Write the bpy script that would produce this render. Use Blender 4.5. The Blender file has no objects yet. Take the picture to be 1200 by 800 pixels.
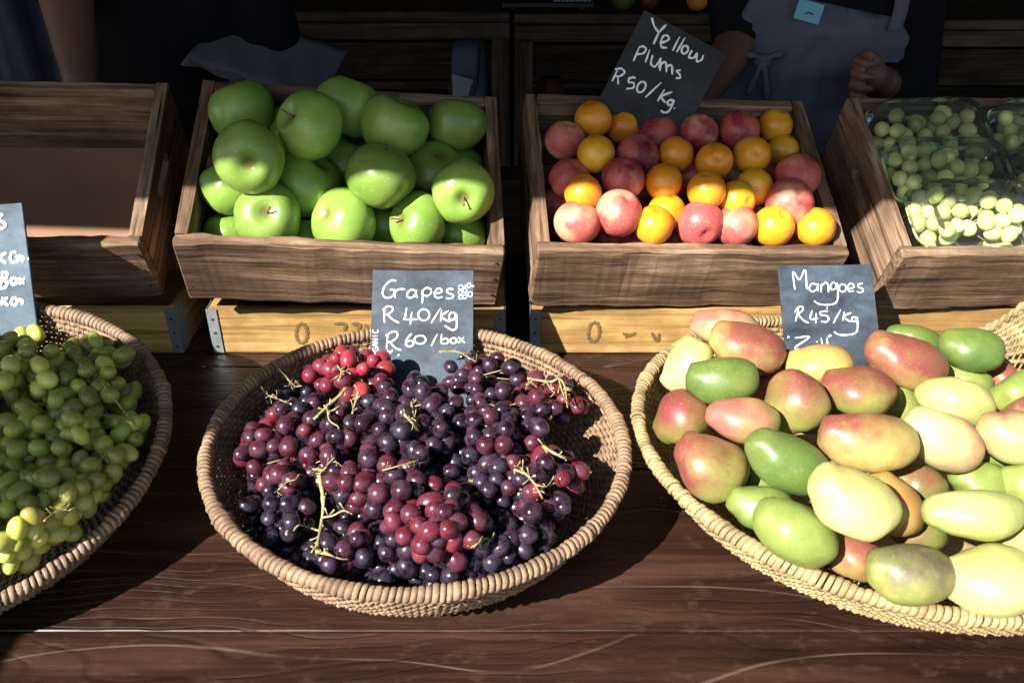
import bpy, math, random
import numpy as np
from mathutils import Matrix, Vector, Euler, noise as mnoise

random.seed(11); RNG = np.random.default_rng(11)
scene = bpy.context.scene
COL = scene.collection
R = math.radians

# ------------------------------------------------------------------ camera, sky, sun, exposure
# world frame: the table top is z = 0, x to the right, y away from the customer; the paving is at z = -0.80
CAM_H, FPX, PITCH = 0.69, 1000.0, 30.0
cam = bpy.data.objects.new('camera', bpy.data.cameras.new('camera'))
COL.objects.link(cam); scene.camera = cam
cam.location = (0, 0, CAM_H); cam.rotation_euler = (R(90 - PITCH), 0, 0)
cam.data.sensor_width = 36; cam.data.lens = FPX / 1200 * 36
cam.data.clip_start = 0.02; cam.data.clip_end = 400

SUN = Vector((1.0, 1.05, -1.12)).normalized()          # direction the light travels
el = math.asin(-SUN.z); az = math.atan2(-SUN.x, -SUN.y)
world = bpy.data.worlds.new('World'); scene.world = world; world.use_nodes = True
nt = world.node_tree; sky = nt.nodes.new('ShaderNodeTexSky'); sky.sky_type = 'NISHITA'
sky.sun_disc = False; sky.sun_elevation = el; sky.sun_rotation = az
nt.links.new(sky.outputs[0], nt.nodes['Background'].inputs[0]); nt.nodes['Background'].inputs[1].default_value = 0.060
sl = bpy.data.lights.new('sun', 'SUN'); sl.energy = 5.0; sl.angle = R(0.5); sl.color = (1.0, 0.95, 0.87)
so = bpy.data.objects.new('sun', sl); COL.objects.link(so); so.rotation_euler = SUN.to_track_quat('-Z', 'Y').to_euler()
so.location = (-4, -3, 5)
vs = scene.view_settings; vs.view_transform = 'Standard'; vs.look = 'None'; vs.gamma = 1.0; vs.exposure = 1.5
scene.render.engine = 'CYCLES'; scene.cycles.use_denoising = True
scene.cycles.max_bounces = 8; scene.cycles.transparent_max_bounces = 24

# ------------------------------------------------------------------ helpers
CP = np.array([0, 0, CAM_H])
FW = np.array([0, math.cos(R(PITCH)), -math.sin(R(PITCH))]); UP = np.array([0, math.sin(R(PITCH)), math.cos(R(PITCH))])
RT = np.array([1.0, 0, 0])
def ray(u, v): return FW + RT * ((u - 600) / FPX) + UP * ((400 - v) / FPX)
def at_y(u, v, y): d = ray(u, v); return CP + d * (y / d[1])
def at_z(u, v, z): d = ray(u, v); return CP + d * ((z - CAM_H) / d[2])
def at_depth(u, v, t): return CP + ray(u, v) * t
def at_plane(u, v, p0, n): d = ray(u, v); return CP + d * (np.dot(np.asarray(p0) - CP, n) / np.dot(d, n))
def project(P):
    d = np.asarray(P) - CP; dep = d @ FW
    return 600 + FPX * (d @ RT) / dep, 400 - FPX * (d @ UP) / dep, dep

def link(o, parent=None):
    COL.objects.link(o)
    if parent is not None: o.parent = parent
    return o
def tag(o, label=None, cat=None, group=None, kind=None):
    if label: o['label'] = label
    if cat: o['category'] = cat
    if group: o['group'] = group
    if kind: o['kind'] = kind
    return o
def empty(name, loc=(0, 0, 0), rot=(0, 0, 0), **kw):
    o = bpy.data.objects.new(name, None); o.empty_display_size = .05
    o.location = loc; o.rotation_euler = rot
    link(o); return tag(o, **kw)
def make_mesh(name, verts, faces, mat=None, smooth=False):
    m = bpy.data.meshes.new(name); m.from_pydata([tuple(map(float, v)) for v in verts], [], [tuple(map(int, f)) for f in faces])
    if mat: m.materials.append(mat)
    if smooth: m.polygons.foreach_set('use_smooth', [True] * len(m.polygons))
    m.update(); return m
def quads_mesh(name, V, Q, mat=None, smooth=True):
    V = np.asarray(V, dtype=np.float32); Q = np.asarray(Q, dtype=np.int32)
    m = bpy.data.meshes.new(name); m.vertices.add(len(V)); m.vertices.foreach_set('co', V.ravel())
    m.loops.add(Q.size); m.loops.foreach_set('vertex_index', Q.ravel())
    m.polygons.add(len(Q)); m.polygons.foreach_set('loop_start', np.arange(0, Q.size, 4, dtype=np.int32))
    m.polygons.foreach_set('use_smooth', np.full(len(Q), smooth))
    if mat: m.materials.append(mat)
    m.update(calc_edges=True); m.validate(); return m
def obj(name, me, parent=None, loc=(0, 0, 0), rot=None, scale=None):
    o = bpy.data.objects.new(name, me); o.location = loc
    if rot is not None: o.rotation_euler = rot
    if scale is not None: o.scale = scale
    return link(o, parent)

class MB:
    """collects pieces of ONE part"""
    def __init__(s): s.v, s.f = [], []
    def add(s, V, F):
        b = len(s.v); s.v += [tuple(p) for p in V]; s.f += [tuple(i + b for i in q) for q in F]; return s
    def box(s, c, d, M=None, ch=0.0):
        V, F = chamfer_box(d, ch) if ch else plain_box(d)
        V = [Vector(p) for p in V]
        if M is not None: V = [M @ p for p in V]
        return s.add([p + Vector(c) for p in V], F)
    def tube(s, pts, rad, sides=6, caps=True): return s.add(*tube(pts, rad, sides, caps))
    def build(s, name, mat, parent=None, smooth=False, loc=(0, 0, 0), rot=None):
        return obj(name, make_mesh(name, s.v, s.f, mat, smooth), parent, loc, rot)

def plain_box(d):
    x, y, z = d[0] / 2, d[1] / 2, d[2] / 2
    V = [(-x, -y, -z), (x, -y, -z), (x, y, -z), (-x, y, -z), (-x, -y, z), (x, -y, z), (x, y, z), (-x, y, z)]
    return V, [(0, 3, 2, 1), (4, 5, 6, 7), (0, 1, 5, 4), (1, 2, 6, 5), (2, 3, 7, 6), (3, 0, 4, 7)]
def chamfer_box(d, c):
    return board_vf(d, 0, c, 1, 0, 0)
def board_vf(d, axis, ch, seg, wear, seed):
    """a board lying along `axis` with chamfered, slightly uneven edges"""
    ax = [0, 1, 2]; ax.remove(axis); a, b = d[ax[0]] / 2, d[ax[1]] / 2; L = d[axis] / 2
    prof = [(-a + ch, -b), (a - ch, -b), (a, -b + ch), (a, b - ch), (a - ch, b), (-a + ch, b), (-a, b - ch), (-a, -b + ch)]
    V, F = [], []
    st = [-L, -L + ch] + [(-L + 2 * L * k / seg) for k in range(1, seg)] + [L - ch, L]
    for i, t in enumerate(st):
        k = 1 - (min(ch / max(a, 1e-6), .3) if i in (0, len(st) - 1) else 0); k2 = 1 - (min(ch / max(b, 1e-6), .3) if i in (0, len(st) - 1) else 0)
        for j, (p, q) in enumerate(prof):
            w = wear * (mnoise.noise(Vector((t * 22 + seed, j * 3.1, seed * 1.7))) ) if wear else 0
            w2 = wear * (mnoise.noise(Vector((t * 60 + seed, j * 7.1 + 4, seed * .7)))) * .5 if wear else 0
            co = [0, 0, 0]; co[axis] = t; co[ax[0]] = p * k + w; co[ax[1]] = q * k2 + w + w2; V.append(tuple(co))
    n = 8
    for i in range(len(st) - 1):
        for j in range(n):
            F.append((i * n + j, i * n + (j + 1) % n, (i + 1) * n + (j + 1) % n, (i + 1) * n + j))
    F.append(tuple(range(n - 1, -1, -1))); F.append(tuple(range((len(st) - 1) * n, len(st) * n)))
    if axis == 1: F = [tuple(reversed(f)) for f in F]
    return V, F
def board(name, c, d, mat, parent=None, axis=0, ch=.0015, seg=12, wear=.0012, rot=None):
    V, F = board_vf(d, axis, ch, seg, wear, random.uniform(0, 50))
    return obj(name, make_mesh(name, V, F, mat), parent, c, rot)
def frames(P, closed=False):
    P = np.asarray(P, float); n = len(P)
    T = np.gradient(P, axis=0) if not closed else (np.roll(P, -1, 0) - np.roll(P, 1, 0))
    T /= np.linalg.norm(T, axis=1)[:, None] + 1e-12
    N = np.zeros_like(P); a = np.array([0, 0, 1.0]) if abs(T[0][2]) < .9 else np.array([1.0, 0, 0])
    N[0] = np.cross(T[0], a); N[0] /= np.linalg.norm(N[0])
    for i in range(1, n):
        q = N[i - 1] - T[i] * np.dot(N[i - 1], T[i]); N[i] = q / (np.linalg.norm(q) + 1e-12)
    return T, N, np.cross(T, N)
def tube(pts, rad, sides=6, caps=True):
    P = np.asarray(pts, float); n = len(P); r = np.broadcast_to(np.asarray(rad, float), (n,))
    T, N, B = frames(P); V = []; F = []
    for i in range(n):
        for k in range(sides):
            a = 2 * math.pi * k / sides; V.append(P[i] + r[i] * (math.cos(a) * N[i] + math.sin(a) * B[i]))
    for i in range(n - 1):
        for k in range(sides):
            F.append((i * sides + k, i * sides + (k + 1) % sides, (i + 1) * sides + (k + 1) % sides, (i + 1) * sides + k))
    if caps: F += [tuple(range(sides - 1, -1, -1)), tuple(range((n - 1) * sides, n * sides))]
    return V, F
def smooth_path(pts, n=6):
    P = [np.asarray(p, float) for p in pts]
    if len(P) < 3: return [P[0] + (P[-1] - P[0]) * t for t in np.linspace(0, 1, 4)]
    out = []
    for i in range(len(P) - 1):
        a = P[max(i - 1, 0)]; b = P[i]; c = P[i + 1]; d = P[min(i + 2, len(P) - 1)]
        for t in np.linspace(0, 1, n, endpoint=False):
            out.append(.5 * (2 * b + (c - a) * t + (2 * a - 5 * b + 4 * c - d) * t * t + (3 * b - a - 3 * c + d) * t ** 3))
    out.append(P[-1]); return out
def sphere_vf(nu, nv, fn):
    V = [fn(0, 0, 1.0)]; F = []
    for j in range(1, nv):
        th = math.pi * j / nv
        for i in range(nu):
            ph = 2 * math.pi * i / nu; V.append(fn(math.sin(th) * math.cos(ph), math.sin(th) * math.sin(ph), math.cos(th)))
    V.append(fn(0, 0, -1.0)); e = len(V) - 1
    for i in range(nu):
        k = (i + 1) % nu
        F.append((0, 1 + i, 1 + k))
        for j in range(nv - 2): F.append((1 + j * nu + i, 1 + (j + 1) * nu + i, 1 + (j + 1) * nu + k, 1 + j * nu + k))
        F.append((e, 1 + (nv - 2) * nu + k, 1 + (nv - 2) * nu + i))
    return V, F
def axis_rot(axis, spin=0.0):
    """rotation that points local +z along axis"""
    return (Vector(axis).normalized().to_track_quat('Z', 'Y').to_matrix() @ Matrix.Rotation(spin, 3, 'Z')).to_euler()
def facing(du, dv, back=False):
    """direction whose tip shows at (du, dv) of a ball's disc as seen from the customer's side (v down)"""
    s = math.sqrt(max(0.02, 1 - du * du - dv * dv)) * (-1 if back else 1)
    return RT * du - UP * dv - FW * s
def pack(P, rad, constrain, iters=60, anchor=.02, slack=.92):
    P = np.array(P, float); P0 = P.copy(); rad = np.asarray(rad, float); S = (rad[:, None] + rad[None, :]) * slack
    for _ in range(iters):
        D = P[:, None, :] - P[None, :, :]; L = np.linalg.norm(D, axis=2) + 1e-9
        ov = np.clip(S - L, 0, None); np.fill_diagonal(ov, 0)
        P += (D / L[:, :, None] * ov[:, :, None] * .5).sum(1) * .55
        P += (P0 - P) * anchor
        P = constrain(P, rad)
    return P

# ------------------------------------------------------------------ materials
MATS = {}
def new_mat(name):
    m = bpy.data.materials.new(name); m.use_nodes = True; MATS[name] = m
    t = m.node_tree; return m, t, t.nodes['Principled BSDF']
def N(t, kind, **kw):
    n = t.nodes.new('ShaderNode' + kind)
    for k, v in kw.items():
        if k.startswith('i_'): n.inputs[k[2:].replace('_', ' ')].default_value = v
        else: setattr(n, k, v)
    return n
def ramp(t, fac, stops):
    n = t.nodes.new('ShaderNodeValToRGB'); e = n.color_ramp.elements
    while len(e) < len(stops): e.new(.5)
    for q, (p, c) in zip(e, stops): q.position = p; q.color = (*c, 1) if len(c) == 3 else c
    t.links.new(fac, n.inputs[0]); return n.outputs[0]
def mix(t, fac, a, b, mode='MIX'):
    n = t.nodes.new('ShaderNodeMix'); n.data_type = 'RGBA'; n.blend_type = mode
    for s, x in ((n.inputs[0], fac), (n.inputs[6], a), (n.inputs[7], b)):
        if hasattr(x, 'links'): t.links.new(x, s)
        elif isinstance(x, (int, float)): s.default_value = x
        else: s.default_value = (*x, 1)
    return n.outputs[2]
def math_n(t, op, a, b=0.0, c=None):
    n = t.nodes.new('ShaderNodeMath'); n.operation = op
    for s, x in zip(n.inputs, (a, b, c)):
        if x is None: continue
        if hasattr(x, 'links'): t.links.new(x, s)
        else: s.default_value = x
    return n.outputs[0]
def coords(t, scale, rnd=True, kind='Object'):
    tc = t.nodes.new('ShaderNodeTexCoord'); mp = t.nodes.new('ShaderNodeMapping'); mp.inputs['Scale'].default_value = scale
    src = tc.outputs[kind]
    if rnd:
        oi = t.nodes.new('ShaderNodeObjectInfo'); va = t.nodes.new('ShaderNodeVectorMath'); va.operation = 'MULTIPLY_ADD'
        cb = t.nodes.new('ShaderNodeCombineXYZ')
        for i in range(3): t.links.new(oi.outputs['Random'], cb.inputs[i])
        t.links.new(cb.outputs[0], va.inputs[0]); va.inputs[1].default_value = (7.3, 5.1, 9.7); t.links.new(src, va.inputs[2]); src = va.outputs[0]
    t.links.new(src, mp.inputs[0]); return mp.outputs[0]
def noise(t, vec, scale, detail=4, rough=.55, dist=0):
    n = N(t, 'TexNoise', i_Scale=scale, i_Detail=detail, i_Roughness=rough, i_Distortion=dist); t.links.new(vec, n.inputs['Vector']); return n.outputs['Fac']
def bump(t, b, h, strength=.3, dist=.002):
    n = N(t, 'Bump', i_Strength=strength, i_Distance=dist); t.links.new(h, n.inputs['Height']); t.links.new(n.outputs[0], b.inputs['Normal'])
def setp(b, **kw):
    for k, v in kw.items(): b.inputs[k.replace('_', ' ')].default_value = v

def wood(name, cols, axis='x', rough=.75, fine=1.0, bumpiness=.5, spec=.25, stain=None, dirt=.5):
    m, t, b = new_mat(name)
    st = {'x': (2.2, 26, 26), 'y': (26, 2.2, 26), 'z': (26, 26, 2.2)}[axis]
    v1 = coords(t, st); g = noise(t, v1, 1.6 * fine, 6, .6, .6)
    st2 = {'x': (3, 120, 120), 'y': (120, 3, 120), 'z': (120, 120, 3)}[axis]
    g2 = noise(t, coords(t, st2), 1.2 * fine, 4, .6, .2)
    c = ramp(t, g, [(.28, cols[0]), (.5, cols[1]), (.72, cols[2])])
    line = ramp(t, g2, [(.36, (.20, .17, .15)), (.52, (1, 1, 1))])
    c = mix(t, .75, c, line, 'MULTIPLY')
    st3 = {'x': (5, 300, 300), 'y': (300, 5, 300), 'z': (300, 300, 5)}[axis]; g3 = noise(t, coords(t, st3), 1.1, 5, .7, .3)
    c = mix(t, .6, c, ramp(t, g3, [(.34, (.42, .38, .35)), (.47, (1, 1, 1))]), 'MULTIPLY')
    crack = ramp(t, noise(t, coords(t, {'x': (1.3, 75, 75), 'y': (75, 1.3, 75), 'z': (75, 75, 1.3)}[axis]), 1.0, 2, .4, .3), [(.26, (1, 1, 1)), (.30, (0, 0, 0))])
    c = mix(t, crack, c, tuple(x * .15 for x in cols[0]))
    blotch = noise(t, coords(t, (9, 9, 9)), 1.0, 4, .6)
    c = mix(t, math_n(t, 'MULTIPLY', ramp(t, blotch, [(.42, (0, 0, 0)), (.62, (1, 1, 1))]), dirt), c, tuple(x * .45 for x in cols[0]))
    if stain is not None:
        c = mix(t, math_n(t, 'MULTIPLY', ramp(t, noise(t, coords(t, (14, 14, 14)), 1, 3), [(.5, (0, 0, 0)), (.6, (1, 1, 1))]), .5), c, stain)
    t.links.new(c, b.inputs['Base Color']); setp(b, Roughness=rough); b.inputs['Specular IOR Level'].default_value = spec
    h = math_n(t, 'ADD', math_n(t, 'ADD', g2, math_n(t, 'MULTIPLY', g3, .6)), math_n(t, 'SUBTRACT', math_n(t, 'MULTIPLY', g, .8), math_n(t, 'MULTIPLY', crack, 1.5))); bump(t, b, h, bumpiness, .003)
    return m
OLD = [(.075, .044, .026), (.225, .140, .084), (.47, .335, .215)]
W_OLD_X = wood('weathered_crate_wood_long', OLD, 'x'); W_OLD_Y = wood('weathered_crate_wood_side', OLD, 'y')
PINE = [(.27, .15, .048), (.42, .255, .085), (.52, .35, .14)]
W_PINE_X = wood('pine_box_wood_long', PINE, 'x', .6, .8, .3, .3, (.2, .11, .04), .5); W_PINE_Y = wood('pine_box_wood_side', PINE, 'y', .6, .8, .25, .3, None, .25)
YEL = [(.46, .34, .09), (.62, .48, .13), (.70, .56, .20)]
W_YEL_X = wood('yellow_painted_box_wood', YEL, 'x', .55, .8, .2, .3, (.5, .36, .12), .2)
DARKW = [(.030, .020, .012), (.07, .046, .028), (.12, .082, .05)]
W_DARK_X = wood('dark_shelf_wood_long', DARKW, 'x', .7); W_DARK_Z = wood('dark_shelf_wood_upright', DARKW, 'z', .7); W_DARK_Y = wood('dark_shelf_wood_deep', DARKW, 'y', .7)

def table_mat():
    m, t, b = new_mat('stained_table_wood')
    v = coords(t, (1.1, 9, 9)); g = noise(t, v, 2.0, 6, .6, .5)
    fine = noise(t, coords(t, (3, 150, 20)), 1.3, 4, .65)
    c = ramp(t, g, [(.3, (.009, .004, .0028)), (.5, (.026, .011, .007)), (.72, (.066, .030, .019))])
    c = mix(t, .6, c, ramp(t, fine, [(.3, (.3, .28, .27)), (.55, (1, 1, 1))]), 'MULTIPLY')
    # long wandering cracks in the grain, worn pale; their caught sunlight is painted in
    geo = coords(t, (1, 1, 1), False)
    sp = t.nodes.new('ShaderNodeSeparateXYZ'); t.links.new(geo, sp.inputs[0])
    w = noise(t, coords(t, (1.25, 2.2, 1)), 1.0, 2, .45)
    ph = math_n(t, 'ADD', math_n(t, 'MULTIPLY', sp.outputs[1], 17.0), math_n(t, 'MULTIPLY', w, 8.0))
    fr = math_n(t, 'ABSOLUTE', math_n(t, 'SUBTRACT', math_n(t, 'FRACT', ph), .5))
    ln = ramp(t, fr, [(.0, (1, 1, 1)), (.012, (.6, .6, .6)), (.034, (0, 0, 0))])
    mk = ramp(t, noise(t, coords(t, (2.2, 14, 1)), 1.0, 3, .6), [(.42, (0, 0, 0)), (.56, (1, 1, 1))])
    ln = math_n(t, 'MULTIPLY', ln, mk); ln = math_n(t, 'MULTIPLY', ln, ramp(t, noise(t, coords(t, (9, 60, 1)), 1.0, 5, .7), [(.36, (.1, .1, .1)), (.6, (1, 1, 1))]))
    c = mix(t, math_n(t, 'MULTIPLY', ln, .6), c, (.15, .10, .07))
    w2 = noise(t, coords(t, (1.7, 3.2, 1)), 1.0, 3, .5)
    ph2 = math_n(t, 'ADD', math_n(t, 'MULTIPLY', sp.outputs[1], 62.0), math_n(t, 'MULTIPLY', w2, 17.0))
    fr2 = math_n(t, 'ABSOLUTE', math_n(t, 'SUBTRACT', math_n(t, 'FRACT', ph2), .5))
    ln2 = math_n(t, 'MULTIPLY', ramp(t, fr2, [(.0, (1, 1, 1)), (.14, (0, 0, 0))]), ramp(t, noise(t, coords(t, (1.5, 7, 1)), 1.3, 4, .6), [(.40, (0, 0, 0)), (.66, (1, 1, 1))]))
    c = mix(t, math_n(t, 'MULTIPLY', ln2, .55), c, (.012, .005, .003))
    dust = ramp(t, noise(t, coords(t, (30, 60, 30)), 1, 5, .7), [(.55, (0, 0, 0)), (.8, (1, 1, 1))])
    c = mix(t, math_n(t, 'MULTIPLY', dust, .25), c, (.16, .11, .08))
    t.links.new(c, b.inputs['Base Color'])
    t.links.new(ramp(t, g, [(.3, (.36,) * 3), (.8, (.6,) * 3)]), b.inputs['Roughness']); b.inputs['Specular IOR Level'].default_value = .35
    h = math_n(t, 'ADD', math_n(t, 'MULTIPLY', fine, .6), math_n(t, 'SUBTRACT', math_n(t, 'MULTIPLY', ln, 1.5), math_n(t, 'MULTIPLY', ln2, 1.6))); bump(t, b, h, .42, .002)
    return m
M_TABLE = table_mat()

def simple(name, col, rough=.6, spec=.3, metal=0.0, var=.25, scale=12, bmp=0.0):
    m, t, b = new_mat(name); n = noise(t, coords(t, (1, 1, 1)), scale, 5)
    c = mix(t, n, tuple(x * (1 - var) for x in col), tuple(min(1, x * (1 + var)) for x in col))
    t.links.new(c, b.inputs['Base Color']); setp(b, Roughness=rough, Metallic=metal); b.inputs['Specular IOR Level'].default_value = spec
    if bmp: bump(t, b, noise(t, coords(t, (1, 1, 1)), scale * 6, 4), bmp, .002)
    return m
M_METAL = simple('galvanised_strip', (.42, .46, .48), .42, .5, .7, .35, 60, .2)
M_NAIL = simple('rusty_nail', (.09, .06, .045), .6, .4, .6)
M_CARD = simple('cardboard_liner', (.25, .14, .085), .85, .2, 0, .45, 5, .1)
M_INK = simple('stencil_ink', (.13, .085, .035), .9, .1, 0, .4, 60)
M_PAVE = simple('paving', (.22, .205, .185), .9, .2, 0, .25, 3, .3)
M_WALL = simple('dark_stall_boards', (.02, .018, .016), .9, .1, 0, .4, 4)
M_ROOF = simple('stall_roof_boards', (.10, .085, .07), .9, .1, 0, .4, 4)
M_CHALK = simple('chalk_white', (.86, .87, .86), .95, .05, 0, .06, 300)
M_SKIN = simple('brown_skin', (.115, .058, .036), .5, .35, 0, .15, 9)
M_SKIN2 = simple('light_brown_skin', (.15, .078, .048), .5, .35, 0, .15, 9)
M_HAIR = simple('dark_hair', (.012, .01, .009), .5, .3, 0, .3, 60, .4)
M_SHIRT = simple('black_cotton', (.006, .006, .0075), .9, .1, 0, .3, 40)
M_APRON = simple('slate_blue_apron_cloth', (.080, .088, .118), .9, .12, 0, .18, 26, .12)
M_TROUS = simple('dark_trousers', (.02, .02, .025), .9, .1)
M_TAG = simple('teal_card', (.10, .32, .40), .5, .4, 0, .08, 20)
M_EYE = simple('eye_white', (.7, .68, .65), .2, .5, 0, .02)
M_LIP = simple('lips', (.22, .08, .06), .5, .3)
M_PLAS = simple('black_plastic', (.008, .009, .014), .4, .4, 0, .2)
M_KEY = simple('grey_keys', (.22, .23, .25), .5, .4, 0, .1)
M_PAPER = simple('grey_wrapping_paper', (.11, .11, .115), .8, .2, 0, .2, 18, .2)
M_BLUEW = simple('blue_white_carton', (.07, .10, .135), .6, .3, 0, .15, 15)
M_WHITE = simple('white_carton', (.24, .28, .33), .6, .3, 0, .1, 15)
M_CURT = simple('blue_grey_cloth', (.045, .052, .072), .9, .1, 0, .2, 14)
M_YTAPE = simple('yellow_card', (.55, .45, .02), .6, .3)
M_CLAY = simple('dark_red_pot', (.05, .012, .008), .6, .3)

def wicker(name, base):
    m, t, b = new_mat(name); n = noise(t, coords(t, (1, 1, 1), False), 38, 4); n2 = noise(t, coords(t, (1, 1, 1), False), 240, 3)
    c = ramp(t, n, [(.3, tuple(x * .55 for x in base)), (.55, base), (.75, tuple(min(1, x * 1.35) for x in base))])
    c = mix(t, .5, c, ramp(t, n2, [(.3, (.45, .4, .36)), (.6, (1, 1, 1))]), 'MULTIPLY')
    t.links.new(c, b.inputs['Base Color']); setp(b, Roughness=.6); b.inputs['Specular IOR Level'].default_value = .3
    bump(t, b, n2, .35, .001); return m
M_WICK = wicker('brown_wicker', (.265, .172, .105)); M_WICK2 = wicker('straw_wicker', (.36, .26, .125)); M_WICK0 = wicker('pale_wicker', (.27, .185, .115))

def slate(name, dark, dust, amount):
    m, t, b = new_mat(name); n = noise(t, coords(t, (1, 1.6, 1)), 16, 6, .65); n2 = noise(t, coords(t, (1, 1, 1)), 130, 3)
    f = math_n(t, 'MULTIPLY', ramp(t, n, [(.3, (0, 0, 0)), (.75, (1, 1, 1))]), amount)
    f = math_n(t, 'MULTIPLY', f, math_n(t, 'ADD', .5, n2))
    t.links.new(mix(t, f, dark, dust), b.inputs['Base Color']); setp(b, Roughness=.65); b.inputs['Specular IOR Level'].default_value = .3
    return m
M_SLATE = slate('chalkboard_slate', (.013, .018, .026), (.085, .115, .155), .75)
M_SLATE_D = slate('clean_chalkboard', (.011, .012, .014), (.05, .055, .065), .5)
M_SLATE_L = slate('dusty_chalkboard', (.030, .046, .065), (.115, .165, .22), .9)

def grape_mat(name, bloom, bcol, sss, rough):
    m, t, b = new_mat(name); oi = t.nodes.new('ShaderNodeObjectInfo')
    hs = t.nodes.new('ShaderNodeHueSaturation'); t.links.new(oi.outputs['Color'], hs.inputs['Color'])
    t.links.new(math_n(t, 'ADD', .6, math_n(t, 'MULTIPLY', oi.outputs['Random'], .75)), hs.inputs['Value'])
    t.links.new(math_n(t, 'ADD', .488, math_n(t, 'MULTIPLY', oi.outputs['Random'], .024)), hs.inputs['Hue'])
    n = noise(t, coords(t, (1, 1, 1)), 90, 5, .65); n2 = noise(t, coords(t, (1, 1, 1)), 500, 2)
    f = math_n(t, 'MULTIPLY', ramp(t, n, [(.38, (0, 0, 0)), (.68, (1, 1, 1))]), bloom)
    f = math_n(t, 'MULTIPLY', f, math_n(t, 'ADD', .45, n2))
    c = mix(t, f, hs.outputs[0], bcol)
    t.links.new(c, b.inputs['Base Color']); t.links.new(math_n(t, 'ADD', rough, math_n(t, 'MULTIPLY', f, .5)), b.inputs['Roughness'])
    b.inputs['Specular IOR Level'].default_value = .5
    b.inputs['Subsurface Weight'].default_value = sss; b.inputs['Subsurface Radius'].default_value = (1, .5, .3); b.inputs['Subsurface Scale'].default_value = .006
    return m
M_GRAPE_R = grape_mat('red_grape_skin', .32, (.115, .095, .155), .10, .17)
M_GRAPE_G = grape_mat('green_grape_skin', .22, (.45, .50, .28), .35, .25)
def stem_mat(name, a, c2):
    m, t, b = new_mat(name); t.links.new(mix(t, noise(t, coords(t, (1, 1, 1)), 80, 3), a, c2), b.inputs['Base Color']); setp(b, Roughness=.6); return m
M_STEM = stem_mat('pale_green_stalk', (.20, .21, .07), (.38, .30, .14)); M_STEMB = stem_mat('brown_stalk', (.10, .06, .03), (.20, .14, .06))

def apple_mat():
    m, t, b = new_mat('green_apple_skin'); oi = t.nodes.new('ShaderNodeObjectInfo')
    n = noise(t, coords(t, (1, 1, 1)), 14, 4)
    c = ramp(t, n, [(.3, (.14, .25, .036)), (.55, (.20, .32, .052)), (.78, (.34, .42, .12))])
    hs = t.nodes.new('ShaderNodeHueSaturation'); t.links.new(c, hs.inputs['Color'])
    t.links.new(math_n(t, 'ADD', .72, math_n(t, 'MULTIPLY', oi.outputs['Random'], .5)), hs.inputs['Value'])
    vo = N(t, 'TexVoronoi', i_Scale=150.0); t.links.new(coords(t, (1, 1, 1)), vo.inputs['Vector'])
    sp = ramp(t, vo.outputs['Distance'], [(.0, (1, 1, 1)), (.13, (.6, .6, .6)), (.2, (0, 0, 0))])
    c = mix(t, math_n(t, 'MULTIPLY', sp, .35), hs.outputs[0], (.55, .65, .30))
    # russet in the stalk hollow at either pole
    tc = t.nodes.new('ShaderNodeTexCoord'); s = t.nodes.new('ShaderNodeSeparateXYZ'); t.links.new(tc.outputs['Object'], s.inputs[0])
    rr = math_n(t, 'SQRT', math_n(t, 'ADD', math_n(t, 'POWER', s.outputs[0], 2.0), math_n(t, 'POWER', s.outputs[1], 2.0)))
    rr = math_n(t, 'ADD', rr, math_n(t, 'MULTIPLY', n, .006))
    rus = ramp(t, rr, [(.008, (1, 1, 1)), (.014, (0, 0, 0))])
    c = mix(t, math_n(t, 'MULTIPLY', rus, .75), c, (.13, .085, .03))
    t.links.new(c, b.inputs['Base Color']); t.links.new(math_n(t, 'ADD', .24, math_n(t, 'MULTIPLY', n, .16)), b.inputs['Roughness']); b.inputs['Specular IOR Level'].default_value = .5
    b.inputs['Subsurface Weight'].default_value = .08; b.inputs['Subsurface Scale'].default_value = .008
    return m
M_APPLE = apple_mat()
def plum_mat():
    m, t, b = new_mat('yellow_plum_skin'); oi = t.nodes.new('ShaderNodeObjectInfo'); n = noise(t, coords(t, (1, 1, 1)), 24, 4)
    c = ramp(t, n, [(.3, (.62, .20, .008)), (.55, (.72, .31, .014)), (.8, (.80, .46, .06))])
    hs = t.nodes.new('ShaderNodeHueSaturation'); t.links.new(c, hs.inputs['Color'])
    t.links.new(math_n(t, 'ADD', .49, math_n(t, 'MULTIPLY', oi.outputs['Random'], .022)), hs.inputs['Hue'])
    n3 = noise(t, coords(t, (1, 1, 1)), 260, 2); c = mix(t, math_n(t, 'MULTIPLY', ramp(t, n3, [(.6, (0, 0, 0)), (.72, (1, 1, 1))]), .25), hs.outputs[0], (.85, .62, .25))
    t.links.new(c, b.inputs['Base Color']); setp(b, Roughness=.3); b.inputs['Specular IOR Level'].default_value = .5
    b.inputs['Subsurface Weight'].default_value = .15; b.inputs['Subsurface Scale'].default_value = .006; return m
M_PLUM = plum_mat()
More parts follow.
